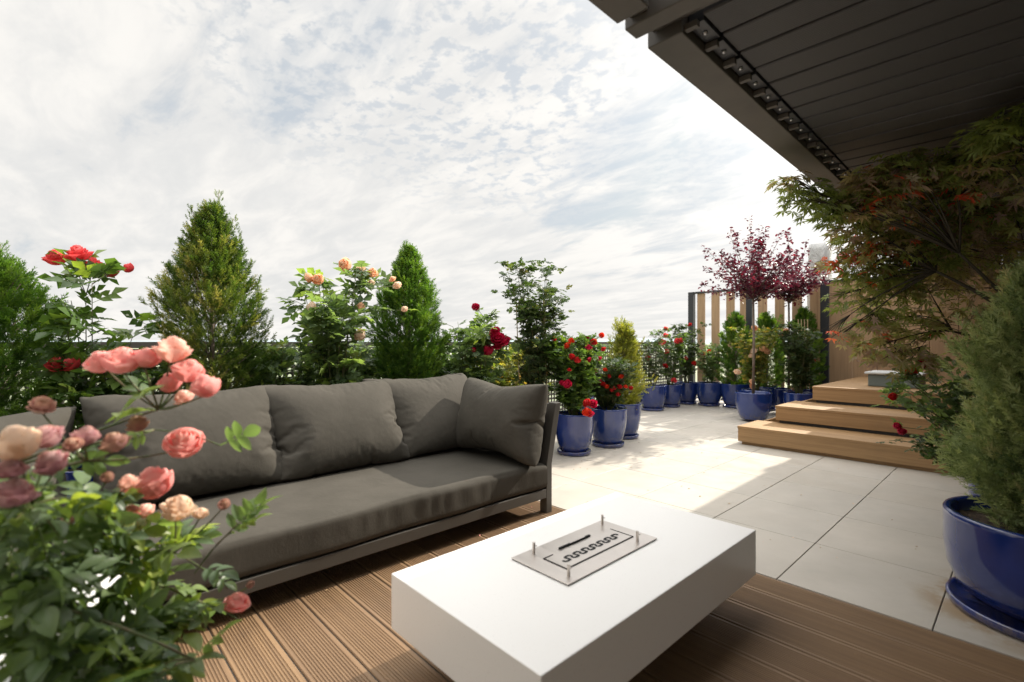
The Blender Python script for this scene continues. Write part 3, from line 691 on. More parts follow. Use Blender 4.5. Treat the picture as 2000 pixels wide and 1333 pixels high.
# ------------------------------------------------------------------ flowers
def rose_flower_mesh(name, seed, openness=1.0, layers=5, hi=True):
    rs = random.Random(seed); V = []; F = []; T = []
    nu, nv = (8, 7) if hi else (4, 3)
    for L_ in range(layers):
        f = L_ / max(1, layers - 1); cnt = (3, 3, 4, 5, 5, 6)[min(L_, 5)]
        Rr = .13 + .38 * f; pm = R_(158 - (28 + 44 * openness) * f ** 1.2); Rz = Rr * (1.05 - .25 * f) + .05; z0 = .30 * (1 - f) ** 1.3
        for k in range(cnt):
            a0 = 2 * PI * (k + .37 * L_) / cnt + rs.uniform(-.2, .2); wd = (2 * PI / cnt) * .72 * rs.uniform(.95, 1.2); b0 = len(V); rk = Rr * rs.uniform(.92, 1.08); pk = pm * rs.uniform(.93, 1.05); ru = rs.uniform(0, 6); dz = rs.uniform(-.03, .03)
            for i in range(nu + 1):
                v = i / nu
                for j in range(nv + 1):
                    u = j / nv * 2 - 1
                    ph = pk * v * (1 - .16 * abs(u) ** 3 * v) + .12
                    q = rk * math.sin(min(ph, PI * .97)) * (1 - .05 * u) + (.035 + .05 * f * openness) * max(0, v - .75) / .25 * (1 + .6 * math.sin(4 * u + ru))
                    z = z0 + dz - Rz * math.cos(ph) - .02 * math.sin(5 * u + ru) * v
                    ang = a0 + u * wd * (.55 + .45 * v ** .5)
                    V.append((q * math.cos(ang), q * math.sin(ang), z)); T.append(min(1, max(0, .05 + .6 * (1 - f) * .5 + .45 * v + rs.uniform(-.05, .05) + .15 * math.sin(a0 * 3))))
            for i in range(nu):
                for j in range(nv):
                    a = b0 + i * (nv + 1) + j; F.append((a, a + 1, a + nv + 2, a + nv + 1))
    V = np.array(V); V[:, 2] -= .05
    me = D.meshes.new(name); me.from_pydata(V.tolist(), [], F)
    a = me.attributes.new('tint', 'FLOAT', 'POINT'); a.data.foreach_set('value', np.array(T, dtype=np.float32))
    me.polygons.foreach_set('use_smooth', [True] * len(me.polygons)); me.materials.append(PT['pink'])
    return me
FLW = {}
for nm, sd, op, ly, hi in (('full', 1, .95, 5, True), ('cup', 2, .62, 5, True), ('bud', 3, .25, 4, True), ('open', 4, 1.25, 5, True), ('s_full', 5, 1.0, 4, False), ('s_cup', 6, .6, 4, False)):
    FLW[nm] = rose_flower_mesh('flower_' + nm, sd, op, ly, hi)
_fc = {}
def flower_data(kind, color):
    if (kind, color) not in _fc:
        me = FLW[kind].copy(); me.materials.clear(); me.materials.append(PT[color]); me.name = 'flower'; _fc[(kind, color)] = me
    return _fc[(kind, color)]
def add_flower(parent, pos, dia, direction, kind, color, rs, label=None):
    o = D.objects.new('flower', flower_data(kind, color)); s = dia / 1.15
    link(o, parent)
    q = Vector(direction).to_track_quat('Z', 'Y')
    o.matrix_parent_inverse = Matrix.Identity(4)
    o.location = Vector(pos) - parent.location
    o.rotation_mode = 'QUATERNION'; o.rotation_quaternion = q @ Matrix.Rotation(rs.uniform(0, 6.28), 4, 'Z').to_quaternion()
    o.scale = (s * rs.uniform(.92, 1.08), s * rs.uniform(.92, 1.08), s * rs.uniform(.9, 1.05))
    if label: o['label'] = label
    return o

def bez(p0, p1, p2, n):
    return [p0 * (1 - t) ** 2 + p1 * 2 * t * (1 - t) + p2 * t * t for t in [i / n for i in range(n + 1)]]

def leaf_cloud(pos, dirs, size, tmpl, rs, tintf=None, size_var=.3, tilt=.5):
    """leaves at pos pointing along dirs with normals mostly up"""
    n = len(pos); d = unit(dirs + rs.normal(0, .25, (n, 3)))
    up = unit(np.array([0, 0, 1.0]) + rs.normal(0, tilt, (n, 3)))
    R3 = frames(d, up); S = size * (1 + rs.uniform(-size_var, size_var, n))
    t = rs.beta(2, 2.4, n) if tintf is None else tintf(n)
    return instances(tmpl[0], tmpl[1], R3, pos, S, t)

def rose(name, label, base, top, spread, canes, leaves, lsize, lmat, flowers, seed, fsize=.07, group=None, pot=None, lowleaf=.15, tmpl=None, big=False, bushy=1.0, lean=(0, 0), cat='potted rose', bushy_front=False):
    """pot: (r, h); flowers: list of (pos, dia, kind, color, direction)"""
    x, y, z0 = base; rp = random.Random(seed); rs = np.random.RandomState(seed)
    t = thing(name, label, cat, (x, y, z0), group)
    zs = z0
    if pot: pot_parts(t, x, y, pot[0], pot[1], z0, seed, pot[2] if len(pot) > 2 else True); zs = z0 + pot[1] * .86
    st_ = MB(); P_ = []; Dn = []
    ends = [Vector(f[0]) for f in flowers if f[5:] != ('free',)]
    def cane(a, e, r0, r1, n=10, leafy=1.0, start=0.0):
        mid = Vector((a.x * .6 + e.x * .4 + rp.uniform(-.04, .04), a.y * .6 + e.y * .4 + rp.uniform(-.04, .04), a.z * .35 + e.z * .65))
        pts = bez(a, mid, e, n); st_.tube(pts, [r0 + (r1 - r0) * i / n for i in range(n + 1)], 5)
        for i in range(n):
            if i / n < start: continue
            seg = pts[i + 1] - pts[i]
            k = max(1, int(round(leafy * rp.uniform(.6, 1.5))))
            for _ in range(k):
                q = pts[i] + seg * rp.random(); a_ = rp.uniform(0, 2 * PI)
                P_.append(q); Dn.append(Vector((math.cos(a_), math.sin(a_), rp.uniform(-.15, .6))))
        return pts
    H = top - zs
    allp = []
    for k in range(canes):
        a_ = 2 * PI * k / canes + rp.uniform(-.5, .5); rr_ = spread * rp.uniform(.35, 1.0); hh_ = H * rp.uniform(.62, 1.0)
        e = Vector((x + lean[0] + rr_ * math.cos(a_), y + lean[1] + rr_ * math.sin(a_), zs + hh_))
        a = Vector((x + .03 * math.cos(a_), y + .03 * math.sin(a_), zs - .01)); allp.append(cane(a, e, .0055, .002, 12, 1.0, lowleaf))
    for e in ends:
        pt = rp.choice(allp); pt = min((q for c_ in allp for q in c_[3:]), key=lambda q: (q - e).length + abs(min(0, e.z - q.z - .05)) * 3) if allp else Vector((x, y, zs))
        cane(pt.copy(), e - Vector((0, 0, .008)), .0030, .0018, 6, .7, .1)
    # side twigs
    tw = int(leaves / 4.2)
    for k in range(tw):
        c_ = rp.choice(allp); i = rp.randint(2, len(c_) - 1); a = c_[i]; a_ = rp.uniform(0, 2 * PI); ln = rp.uniform(.06, .17) * bushy
        e = a + Vector((ln * math.cos(a_), ln * math.sin(a_), rp.uniform(.0, .12)))
        if e.z > top: e.z = top - rp.random() * .06
        pts = bez(a, (a + e) / 2 + Vector((0, 0, .02)), e, 4); st_.tube(pts, [.0022, .002, .0018, .0015, .0012], 4)
        for _ in range(7):
            q = pts[rp.randint(1, 4)]; b_ = rp.uniform(0, 2 * PI); P_.append(q + Vector((rp.uniform(-.01, .01),) * 3)); Dn.append(Vector((math.cos(b_), math.sin(b_), rp.uniform(-.2, .6))))
    st_.build('stem', MT['stem'], t, smooth=True)
    P2 = np.array([tuple(q) for q in P_]); D2 = np.array([tuple(q) for q in Dn])
    V, F, T = leaf_cloud(P2, D2, lsize, tmpl or CMPS, rs, (lambda n: np.clip(rs.beta(1.6, 2.2, n) * .95, 0, 1)))
    npmesh('foliage', V, F, MT[lmat], t, T, smooth=True)
    for f in flowers:
        f0 = Vector(f[0]); f0 -= Vector((f0.x, f0.y, f0.z - CAM_H)).normalized() * (.14 if bushy_front else 0)
        add_flower(t, f0, f[1], f[4] if len(f) > 4 else (rp.uniform(-.5, .5), rp.uniform(-.9, .1), .8), f[2], f[3], rp)
    return t
def fl(px, py, d, dia, kind, color, direction=None, rp=random.Random(4)):
    if direction is None: direction = (rp.uniform(-.2, .8), rp.uniform(-1, -.1), rp.uniform(.3, 1))
    return (at(px, py, d), dia, kind, color, direction)

# ------------------------------------------------------------------ conifers
def conifer(name, label, base, top, rmax, nspr, size, mname, seed, pot=None, shape='cone', group=None, tmpl=None, tops=None, loose=.12, cat='conifer', ragged=.18, brown=None):
    x, y, z0 = base; rs = np.random.RandomState(seed); rp = random.Random(seed)
    t = thing(name, label, cat, (x, y, z0), group); zs = z0
    if pot: pot_parts(t, x, y, pot[0], pot[1], z0, seed); zs = z0 + pot[1] * .88
    H = top - zs; tmpl = tmpl or SPRAY
    tb = MB(); tb.tube([(x, y, zs - .02), (x + .01, y, zs + H * .5), (x, y + .01, zs + H * .93)], [.022, .013, .003], 7)
    # limbs: leaders and side branches that carry the sprays
    lobes = [(rs.uniform(0, 2 * PI), rs.uniform(.1, .95), rs.uniform(.25, .5)) for _ in range(16)]
    u = rs.uniform(0, 1, nspr) ** .8
    def rad(u_, ang):
        if shape == 'cone': r = np.where(u_ < .30, .78 + .22 * np.sin(PI / 2 * u_ / .30), np.clip(1 - ((u_ - .30) / .70), 0, 1) ** .72)
        elif shape == 'egg': r = np.where(u_ < .55, .80 + .20 * np.sin(PI / 2 * u_ / .55), np.clip(np.cos(PI / 2 * (u_ - .55) / .45), 0, 1) ** .85)
        elif shape == 'column': r = np.where(u_ < .2, .85 + .15 * u_ / .2, np.clip(1 - ((u_ - .2) / .8) ** 1.6, 0, 1) ** .6)
        else: r = np.clip(np.sin(PI * (.22 + .75 * u_)), 0, 1) ** .6
        m_ = np.zeros_like(u_)
        for a, h, s_ in lobes: m_ += s_ * np.exp(-((np.angle(np.exp(1j * (ang - a)))) / .45) ** 2) * np.exp(-((u_ - h) / .10) ** 2)
        return r * rmax * (1 - ragged + ragged * 1.4 * m_)
    per = 9; nb = nspr // per
    ub = rs.uniform(0, 1, nb) ** .85; ab = rs.uniform(0, 2 * PI, nb); rb = rad(ub, ab) * np.where(rs.uniform(0, 1, nb) < .25, rs.uniform(.45, .85, nb), rs.uniform(.86, 1.14, nb))
    tips = np.stack([x + rb * np.cos(ab), y + rb * np.sin(ab), zs + H * (.02 + .96 * ub)], 1)
    ob = np.stack([np.cos(ab), np.sin(ab), np.zeros(nb)], 1); db = unit(ob + np.array([0, 0, 1.0]) * ((.55 + 1.3 * ub) * rs.uniform(.4, 1.7, nb))[:, None] + rs.normal(0, .22, (nb, 3)))
    Lb = size * rs.uniform(1.0, 3.2, nb) * (1.15 - .5 * ub); tb_ = rs.normal(0, .20, nb)
    sI = np.repeat(np.arange(nb), per); nspr = len(sI); fr_ = np.tile(np.arange(per) / (per - 1), nb); ang = ab[sI]; u = ub[sI]
    sd_ = unit(np.cross(db, np.array([0, 0, 1.0])))[sI]
    P_ = tips[sI] - db[sI] * (Lb[sI] * fr_)[:, None] + rs.normal(0, size * loose, (nspr, 3))
    alt = np.where(np.tile(np.arange(per), nb) % 2 == 0, 1, -1)[:, None]
    dirs = unit(db[sI] + sd_ * alt * (.25 + .75 * fr_)[:, None] * rs.uniform(.3, 1.1, (nspr, 1)) + rs.normal(0, .2, (nspr, 3)))
    nrm = unit(np.cross(dirs, np.array([0, 0, 1.0])) + rs.normal(0, .5, (nspr, 3)))
    R3 = frames(dirs, nrm); S = size * rs.uniform(.55, 1.1, nspr) * (1.1 - .25 * fr_)
    tint = np.zeros(nspr)
    for k in range(40):
        a, h = rs.uniform(0, 2 * PI), rs.uniform(0, 1); tint += rs.uniform(-.22, .26) * np.exp(-((np.angle(np.exp(1j * (ang - a)))) / .4) ** 2) * np.exp(-((u - h) / .08) ** 2)
    tint = np.clip(.40 + tint + tb_[sI] + rs.normal(0, .07, nspr) + .10 * (1 - fr_), 0, 1)
    if brown is not None:      # a side where the foliage has yellowed
        a, s_ = brown; tint = np.clip(tint + s_ * np.exp(-((np.angle(np.exp(1j * (ang - a)))) / .8) ** 2) * rs.uniform(.3, 1, nspr), 0, 1)
    V, F, T = instances(tmpl[0], tmpl[1], R3, P_, S, tint)
    lead = []
    for (lx, ly, lz) in (tops or [(0, 0, 0)]):      # leader shoots
        for k in range(46):
            f = k / 46; zt = top + lz - f * .26; rr_ = .006 + .05 * f
            a = rs.uniform(0, 2 * PI); lead.append((x + lx + rr_ * math.cos(a), y + ly + rr_ * math.sin(a), zt, a))
        tb.tube([(x + lx * .3, y + ly * .3, top - .35), (x + lx, y + ly, top + lz + .01)], [.006, .0015], 5)
    la = np.array(lead); o2 = np.stack([np.cos(la[:, 3]) * .55, np.sin(la[:, 3]) * .55, np.ones(len(la))], 1)
    V2, F2, T2 = instances(tmpl[0], tmpl[1], frames(unit(o2), unit(rs.normal(0, 1, (len(la), 3)))), la[:, :3], size * rs.uniform(.35, .7, len(la)), np.clip(rs.normal(.55, .15, len(la)), 0, 1))
    npmesh('foliage', np.concatenate([V, V2]), np.concatenate([F, F2 + len(V)]), MT[mname], t, np.concatenate([T, T2]))
    for k in range(70):
        f = rp.uniform(.03, .93); a = rp.uniform(0, 2 * PI); rr_ = float(rad(np.array([f]), np.array([a]))[0]) * .85
        p0 = Vector((x, y, zs + H * f * .86)); p1 = Vector((x + rr_ * math.cos(a), y + rr_ * math.sin(a), zs + H * min(.97, f + .06)))
        tb.tube([p0, (p0 + p1) / 2 - Vector((0, 0, .012)), p1], [.006, .004, .0015], 4)
    tb.build('trunk', MT['bark'], t, smooth=True)
    return t

# row behind the sofa
conifer('thuja', 'thuja with rich green feathery foliage cut by the left edge of the photo', (-4.12, -.27, 0), 1.63, .36, 8000, .080, 'thujaG', 101, (.22, .40), 'egg', tmpl=FEATHER, tops=[(0, .05, .03), (.05, .1, -.05)])
conifer('thuja', 'largest thuja, yellowing on one side, behind the left of the sofa', (-3.78, .78, 0), 2.03, .345, 11500, .072, 'thuja', 102, (.24, .40), 'egg', tmpl=FEATHER, tops=[(.0, .04, .07), (-.03, -.11, -.06), (.05, .12, -.10)], ragged=.3, brown=(-.6, .26))
conifer('thuja', 'dark green pointed thuja behind the middle of the sofa', (-3.84, 2.33, 0), 1.95, .335, 10500, .080, 'thujaG', 103, (.21, .40), 'egg', tmpl=FEATHER, tops=[(0, -.04, .03), (.03, .09, -.06)], ragged=.3)

rose('rose_bush', 'tall coral-red rose bush between the two thujas at the left', (-3.82, .17, 0), 1.46, .22, 6, 62, .16, 'rose',
     [fl(108, 502, 2.9, .115, 's_full', 'coral', (.3, -.2, 1)), fl(152, 494, 2.9, .125, 's_full', 'coral', (.2, -.3, 1)), fl(183, 515, 2.92, .10, 's_full', 'coral', (.3, -.2, 1)), fl(215, 527, 2.95, .10, 's_full', 'coral'), fl(250, 523, 3.0, .07, 's_cup', 'coral'), fl(112, 710, 2.8, .11, 's_full', 'coral'), fl(138, 711, 2.8, .10, 's_full', 'coral')],
     11, pot=(.2, .38), lowleaf=.25)
rose('rose_bush', 'tall pale peach rose bush between the large thuja and the pointed thuja', (-3.78, 1.62, 0), 1.68, .31, 10, 250, .15, 'roseB',
     [fl(672, 517, 3.9, .115, 's_cup', 'peach', (.2, -.8, .3)), fl(703, 528, 3.95, .09, 's_full', 'peach'), fl(728, 532, 4.0, .09, 's_full', 'peach'), fl(602, 543, 3.85, .08, 's_cup', 'peach', (-.6, -.5, -.2)), fl(620, 545, 3.85, .10, 's_full', 'peach'), fl(607, 601, 3.8, .10, 's_full', 'cream', (-.5, -.5, .1)), fl(702, 654, 3.9, .11, 's_cup', 'cream', (.2, -.8, .4)), fl(705, 597, 3.9, .07, 's_cup', 'peach'), fl(775, 557, 4.1, .07, 's_full', 'cream'), fl(790, 604, 4.1, .06, 's_cup', 'cream'), fl(766, 545, 4.1, .06, 's_full', 'peach'), fl(628, 628, 3.8, .06, 's_cup', 'cream'), fl(725, 552, 4.0, .06, 's_full', 'cream')],
     12, pot=(.2, .38), lowleaf=.1, lean=(0, .03), bushy_front=True)
rose('rose_bush', 'crimson-flowered rose bush right of the pointed thuja', (-3.66, 2.95, 0), 1.40, .32, 13, 420, .12, 'roseB',
     [fl(929, 599, 4.7, .085, 's_full', 'crimson'), fl(965, 655, 4.65, .10, 's_full', 'crimson'), fl(982, 664, 4.6, .13, 's_full', 'crimson'), fl(953, 683, 4.6, .12, 's_full', 'crimson'), fl(966, 647, 4.6, .11, 's_full', 'crimson'), fl(972, 660, 4.55, .12, 's_full', 'crimson'), fl(925, 683, 4.6, .055, 's_cup', 'crimson'), fl(972, 675, 4.6, .09, 's_full', 'crimson')],
     13, pot=(.2, .38), bushy_front=True)
t = rose('rose_bush', 'tall leafy rose bush without flowers, tied to canes behind the sofa arm', (-3.38, 3.50, 0), 1.90, .33, 16, 900, .085, 'roseD', [], 14, pot=(.2, .38), lowleaf=.2, bushy=1.1)
for (px, d) in ((1008, 4.8), (1046, 4.85), (1062, 4.8)):
    a = at(px + 8, 800, d); b_ = at(px, 585, d); MB().tube([a, b_], .005, 6).build('cane', MT['cane'], t)

rose('rose_bush', 'low leafy green rose bush at the foot of the largest thuja, against the fence', (-3.95, 1.22, 0), 1.08, .36, 15, 560, .10, 'roseB', [fl(560, 690, 4.0, .05, 's_full', 'peach'), fl(556, 704, 4.0, .05, 's_full', 'blush')], 25, pot=(.19, .38))
rose('rose_bush', 'low dark rose bush under the coral blooms, beside the largest thuja', (-3.9, .32, 0), 1.02, .32, 14, 520, .10, 'rose', [], 27, pot=(.17, .38))
rose('rose_bush', 'low pale green rose bush behind the corner of the sofa', (-3.95, 3.35, 0), 1.02, .42, 15, 620, .09, 'roseY', [], 26, pot=(.19, .38))
for i, (x_, y_, h_, lm, tx) in enumerate(((-4.2, 1.95, 1.0, 'roseB', 'short rose bush tucked against the fence under the peach roses'), (-4.18, 2.85, .98, 'rose', 'short glossy rose bush against the fence right of the pointed thuja'), (-4.15, 4.15, 1.0, 'roseY', 'short yellowing rose bush against the fence behind the first blue pots'), (-4.2, 5.2, .95, 'roseB', 'short rose bush against the fence behind the golden conifer'))):
    rose('rose_bush', tx, (x_, y_, 0), h_ + .08, .42, 16, 950, .10, lm, [], 40 + i, pot=(.19, .38))
# pots at the sofa end
rose('rose_bush', 'full red rose bush in the nearest blue pot by the sofa arm', (-3.10, 3.75, 0), 1.16, .33, 22, 1250, .085, 'rose',
     [fl(px, py, d, s_, 's_full', c_) for px, py, d, s_, c_ in ((1082, 662, 4.8, .05, 'red'), (1107, 675, 4.7, .07, 'scarlet'), (1116, 665, 4.75, .065, 'scarlet'), (1118, 697, 4.6, .07, 'red'), (1128, 703, 4.6, .07, 'red'), (1150, 678, 4.7, .065, 'crimson'), (1160, 668, 4.75, .065, 'red'), (1147, 660, 4.8, .04, 'crimson'), (1175, 655, 4.9, .055, 'scarlet'), (1178, 682, 4.8, .055, 'red'), (1108, 750, 4.55, .08, 'crimson'), (1098, 748, 4.6, .05, 'crimson'), (1145, 787, 4.5, .08, 'red'), (1158, 789, 4.5, .075, 'crimson'), (1146, 804, 4.45, .09, 'scarlet'), (1152, 808, 4.45, .075, 'crimson'), (1112, 722, 4.6, .045, 'red'), (1150, 703, 4.7, .05, 'crimson'), (1170, 700, 4.8, .05, 'crimson'))],
     15, pot=(.195, .40), bushy=.9, bushy_front=True, group='roses in blue pots')
rose('rose_bush', 'low red rose bush with small flowers in the second blue pot from the sofa', (-3.09, 4.30, 0), .90, .31, 20, 1100, .068, 'roseD',
     [fl(px, py, 5.1, s_, 's_full', c_) for px, py, s_, c_ in ((1178, 750, .05, 'red'), (1185, 755, .05, 'scarlet'), (1213, 735, .055, 'scarlet'), (1200, 758, .05, 'red'), (1210, 755, .055, 'red'), (1222, 755, .045, 'scarlet'), (1232, 758, .045, 'red'), (1195, 762, .05, 'red'), (1207, 770, .05, 'red'), (1182, 722, .045, 'scarlet'), (1190, 735, .04, 'red'), (1163, 725, .05, 'crimson'), (1172, 742, .04, 'crimson'))],
     16, pot=(.20, .40), bushy=.7, bushy_front=True, group='roses in blue pots')
conifer('golden_conifer', 'loose yellow-green conifer in the third blue pot from the sofa', (-3.22, 4.80, 0), 1.30, .29, 2400, .095, 'gold', 104, (.19, .40), 'cone', tmpl=FEATHER, ragged=.45, loose=.3, tops=[(-.06, -.08, .05), (.10, .12, -.22)])

# far pots along the fence and the screen
RG = 'roses in blue pots'
rose('rose_bush', 'thin rose bush with one dark red flower in the far pot beside the fence corner', (-4.20, 7.05, 0), 1.18, .28, 9, 220, .075, 'roseD', [fl(1265, 699, 7.9, .10, 's_full', 'crimson'), fl(1300, 655, 7.9, .08, 's_full', 'coral')], 17, pot=(.22, .40), group=RG)
rose('rose_bush', 'upright rose bush with bright pink-red clusters, second along the fence from the corner pot', (-4.20, 7.62, 0), 1.28, .28, 12, 420, .075, 'rose', [fl(px, py, 8.1, s_, 's_full', c_) for px, py, s_, c_ in ((1293, 668, .13, 'coral'), (1301, 642, .08, 'coral'), (1302, 686, .10, 'red'), (1325, 667, .14, 'coral'), (1300, 714, .09, 'red'), (1301, 655, .07, 'coral'), (1330, 664, .09, 'coral'), (1316, 743, .10, 'coral'))], 18, pot=(.19, .38), group=RG)
rose('rose_bush', 'tall rose bush with scattered small red flowers beside the screen end post', (-4.22, 8.22, 0), 1.42, .30, 14, 560, .075, 'roseD', [fl(px, py, 8.5, .075, 's_full', c_) for px, py, c_ in ((1347, 634, 'red'), (1355, 710, 'scarlet'), (1340, 700, 'crimson'), (1375, 690, 'scarlet'))], 19, pot=(.21, .38), group=RG)
rose('rose_bush', 'low green rose bush in the pot in front of the first screen slats', (-3.82, 8.26, 0), 1.05, .28, 13, 460, .075, 'roseB', [fl(1384, 686, 8.3, .08, 's_full', 'scarlet'), fl(1356, 710, 8.3, .08, 's_full', 'red'), fl(1400, 700, 8.3, .05, 's_full', 'red')], 20, pot=(.22, .40), group=RG)
TG = 'small thujas in blue pots before the screen'
conifer('thuja', 'small dense thuja standing left of the nearer plum trunk', (-3.42, 8.36, 0), 1.58, .29, 2600, .085, 'thujaG', 105, (.235, .40), 'column', group=TG, ragged=.12)
conifer('thuja', 'small thuja right behind the nearer plum trunk', (-2.96, 8.45, 0), 1.55, .30, 2000, .085, 'thujaG', 106, (.2, .38), 'column', group=TG, tops=[(0, 0, 0), (.22, 0, -.05)])
conifer('thuja', 'small thuja behind the dark rose, last before the board wall', (-2.42, 8.5, 0), 1.60, .28, 2200, .085, 'thujaG', 107, (.2, .38), 'column', group=TG)
rose('rose_bush', 'cream rose bush with orange autumn leaves behind the nearer plum trunk', (-2.86, 7.75, 0), 1.32, .36, 17, 760, .075, 'roseY',
     [fl(px, py, d, s_, 's_full', c_) for px, py, d, s_, c_ in ((1472, 685, 7.2, .10, 'cream'), (1491, 681, 7.1, .11, 'peach'), (1499, 687, 7.1, .09, 'peach'), (1466, 695, 7.2, .07, 'cream'), (1440, 726, 7.2, .10, 'cream'), (1474, 641, 7.4, .09, 'peach'), (1536, 646, 7.5, .10, 'peach'), (1499, 670, 7.3, .07, 'cream'), (1468, 745, 7.1, .08, 'peach'), (1470, 755, 7.1, .08, 'peach'), (1550, 757, 7.1, .10, 'cream'), (1565, 745, 7.2, .10, 'cream'), (1527, 653, 7.4, .07, 'peach'))], 21, pot=(.21, .38), group=RG)
t = rose('rose_bush', 'dark leafy rose bush with a cane frame beside the steps', (-2.27, 7.72, 0), 1.36, .32, 16, 900, .075, 'roseD', [fl(1590, 705, 7.2, .06, 's_cup', 'crimson')], 22, pot=(.2, .38), group=RG)
for (px, d) in ((1559, 7.1), (1565, 7.2), (1571, 7.15), (1577, 7.2)):
    MB().tube([at(px + 4, 760, d), at(px, 624, d)], .007, 6).build('cane', MT['cane'], t)

# ------------------------------------------------------------------ plum trees
def plum(name, label, base, ztrunk, ztop, rad, nl, seed, pot, trunkm='bark', group=None, lean=(0, 0), ntwig=26):
    x, y, z0 = base; rp = random.Random(seed); rs = np.random.RandomState(seed); t = thing(name, label, 'tree', base, group)
    if pot: pot_parts(t, x, y, pot[0], pot[1], 0, seed, False)
    tb = MB(); zs = pot[1] * .86 if pot else 0
    tb.tube([(x, y, zs - .02), (x + .012, y - .01, (zs + ztrunk) / 2), (x + lean[0] * .3, y + lean[1] * .3, ztrunk)], [.020, .016, .013], 8)
    P_ = []; Dn = []; c0 = Vector((x + lean[0] * .3, y + lean[1] * .3, ztrunk))
    for k in range(ntwig):
        a = rp.uniform(0, 2 * PI); el = rp.choice((rp.uniform(.15, .9), rp.uniform(.6, 1.45))); ln = (ztop - ztrunk) * rp.uniform(.5, 1.02) * (1.05 - .18 * math.cos(el)); ho = math.cos(el) * rad / (ztop - ztrunk) * 1.15
        e = c0 + Vector((math.cos(a) * ho * ln + lean[0] * .7, math.sin(a) * ho * ln + lean[1] * .7, max(.02, math.sin(el)) * ln))
        m_ = c0 + (e - c0) * .5 + Vector((rp.uniform(-.06, .06), rp.uniform(-.06, .06), -.05 + rp.uniform(0, .08)))
        pts = bez(c0 - Vector((0, 0, rp.uniform(0, .12))), m_, e, 10); tb.tube(pts, [.008 - .0068 * i / 10 for i in range(11)], 4)
        for s_ in range(int(nl / ntwig)):
            f = rp.uniform(.08, 1) ** .8 * 9.99; i = int(f); q = pts[i] + (pts[i + 1] - pts[i]) * (f - i) if i < 10 else pts[10]
            j = .055 * (1.2 - f / 12)
            q = q + Vector((rp.gauss(0, j), rp.gauss(0, j), rp.gauss(0, j))); b_ = rp.uniform(0, 2 * PI)
            P_.append(tuple(q)); Dn.append((math.cos(b_), math.sin(b_), rp.uniform(-.5, .6)))
    tb.build('trunk', MT['bark'], t, smooth=True)
    V, F, T = leaf_cloud(np.array(P_), np.array(Dn), .048, LN, rs, None, .3, .8)
    npmesh('crown', V, F, MT['plum'], t, T, smooth=True)
    return t
plum('plum_tree', 'purple-leaved plum tree on a slim trunk in the blue pot touching the steps', (-2.66, 7.10, 0), 1.76, 2.86, 1.0, 3600, 31, (.235, .40), group='purple plum trees', ntwig=44)
plum('plum_tree', 'farther purple-leaved plum tree, its narrow crown in front of the slatted screen', (-2.56, 8.22, 0), 1.80, 2.82, .72, 2500, 32, (.2, .38), group='purple plum trees', ntwig=34)

# ------------------------------------------------------------------ right side: juniper, maple, trailing plants
conifer('juniper', 'grey-green feathery juniper in the large blue pot at the right edge', (.035, 2.87, 0), 1.38, .41, 12000, .075, 'juniper', 108, (.308, .395), 'round', tmpl=FEATHER, ragged=.6, loose=.35, cat='juniper', tops=[(.0, .0, .05), (-.07, -.02, -.02), (.1, .05, .07)])
t = rose('rose_bush', 'small trailing shrub with dark leaves behind the large blue pot', (.02, 3.52, 0), .58, .28, 14, 420, .055, 'roseD', [], 23, pot=(.2, .22), bushy=.8, lean=(-.24, 0), lowleaf=.0, cat='shrub')
rose('rose_bush', 'red-flowered rose bush with purplish shoots between the maple and the juniper', (-.08, 4.00, 0), 1.0, .26, 14, 400, .075, 'roseB',
     [fl(1781, 724, 3.0, .07, 's_full', 'scarlet'), fl(1779, 733, 3.0, .06, 's_full', 'red'), fl(1806, 710, 3.0, .07, 's_full', 'crimson'), fl(1744, 775, 3.05, .05, 's_cup', 'red'), fl(1753, 832, 3.0, .05, 's_cup', 'crimson'), fl(1762, 843, 3.0, .055, 's_cup', 'crimson')], 24, pot=(.19, .30), lean=(-.34, -.05))

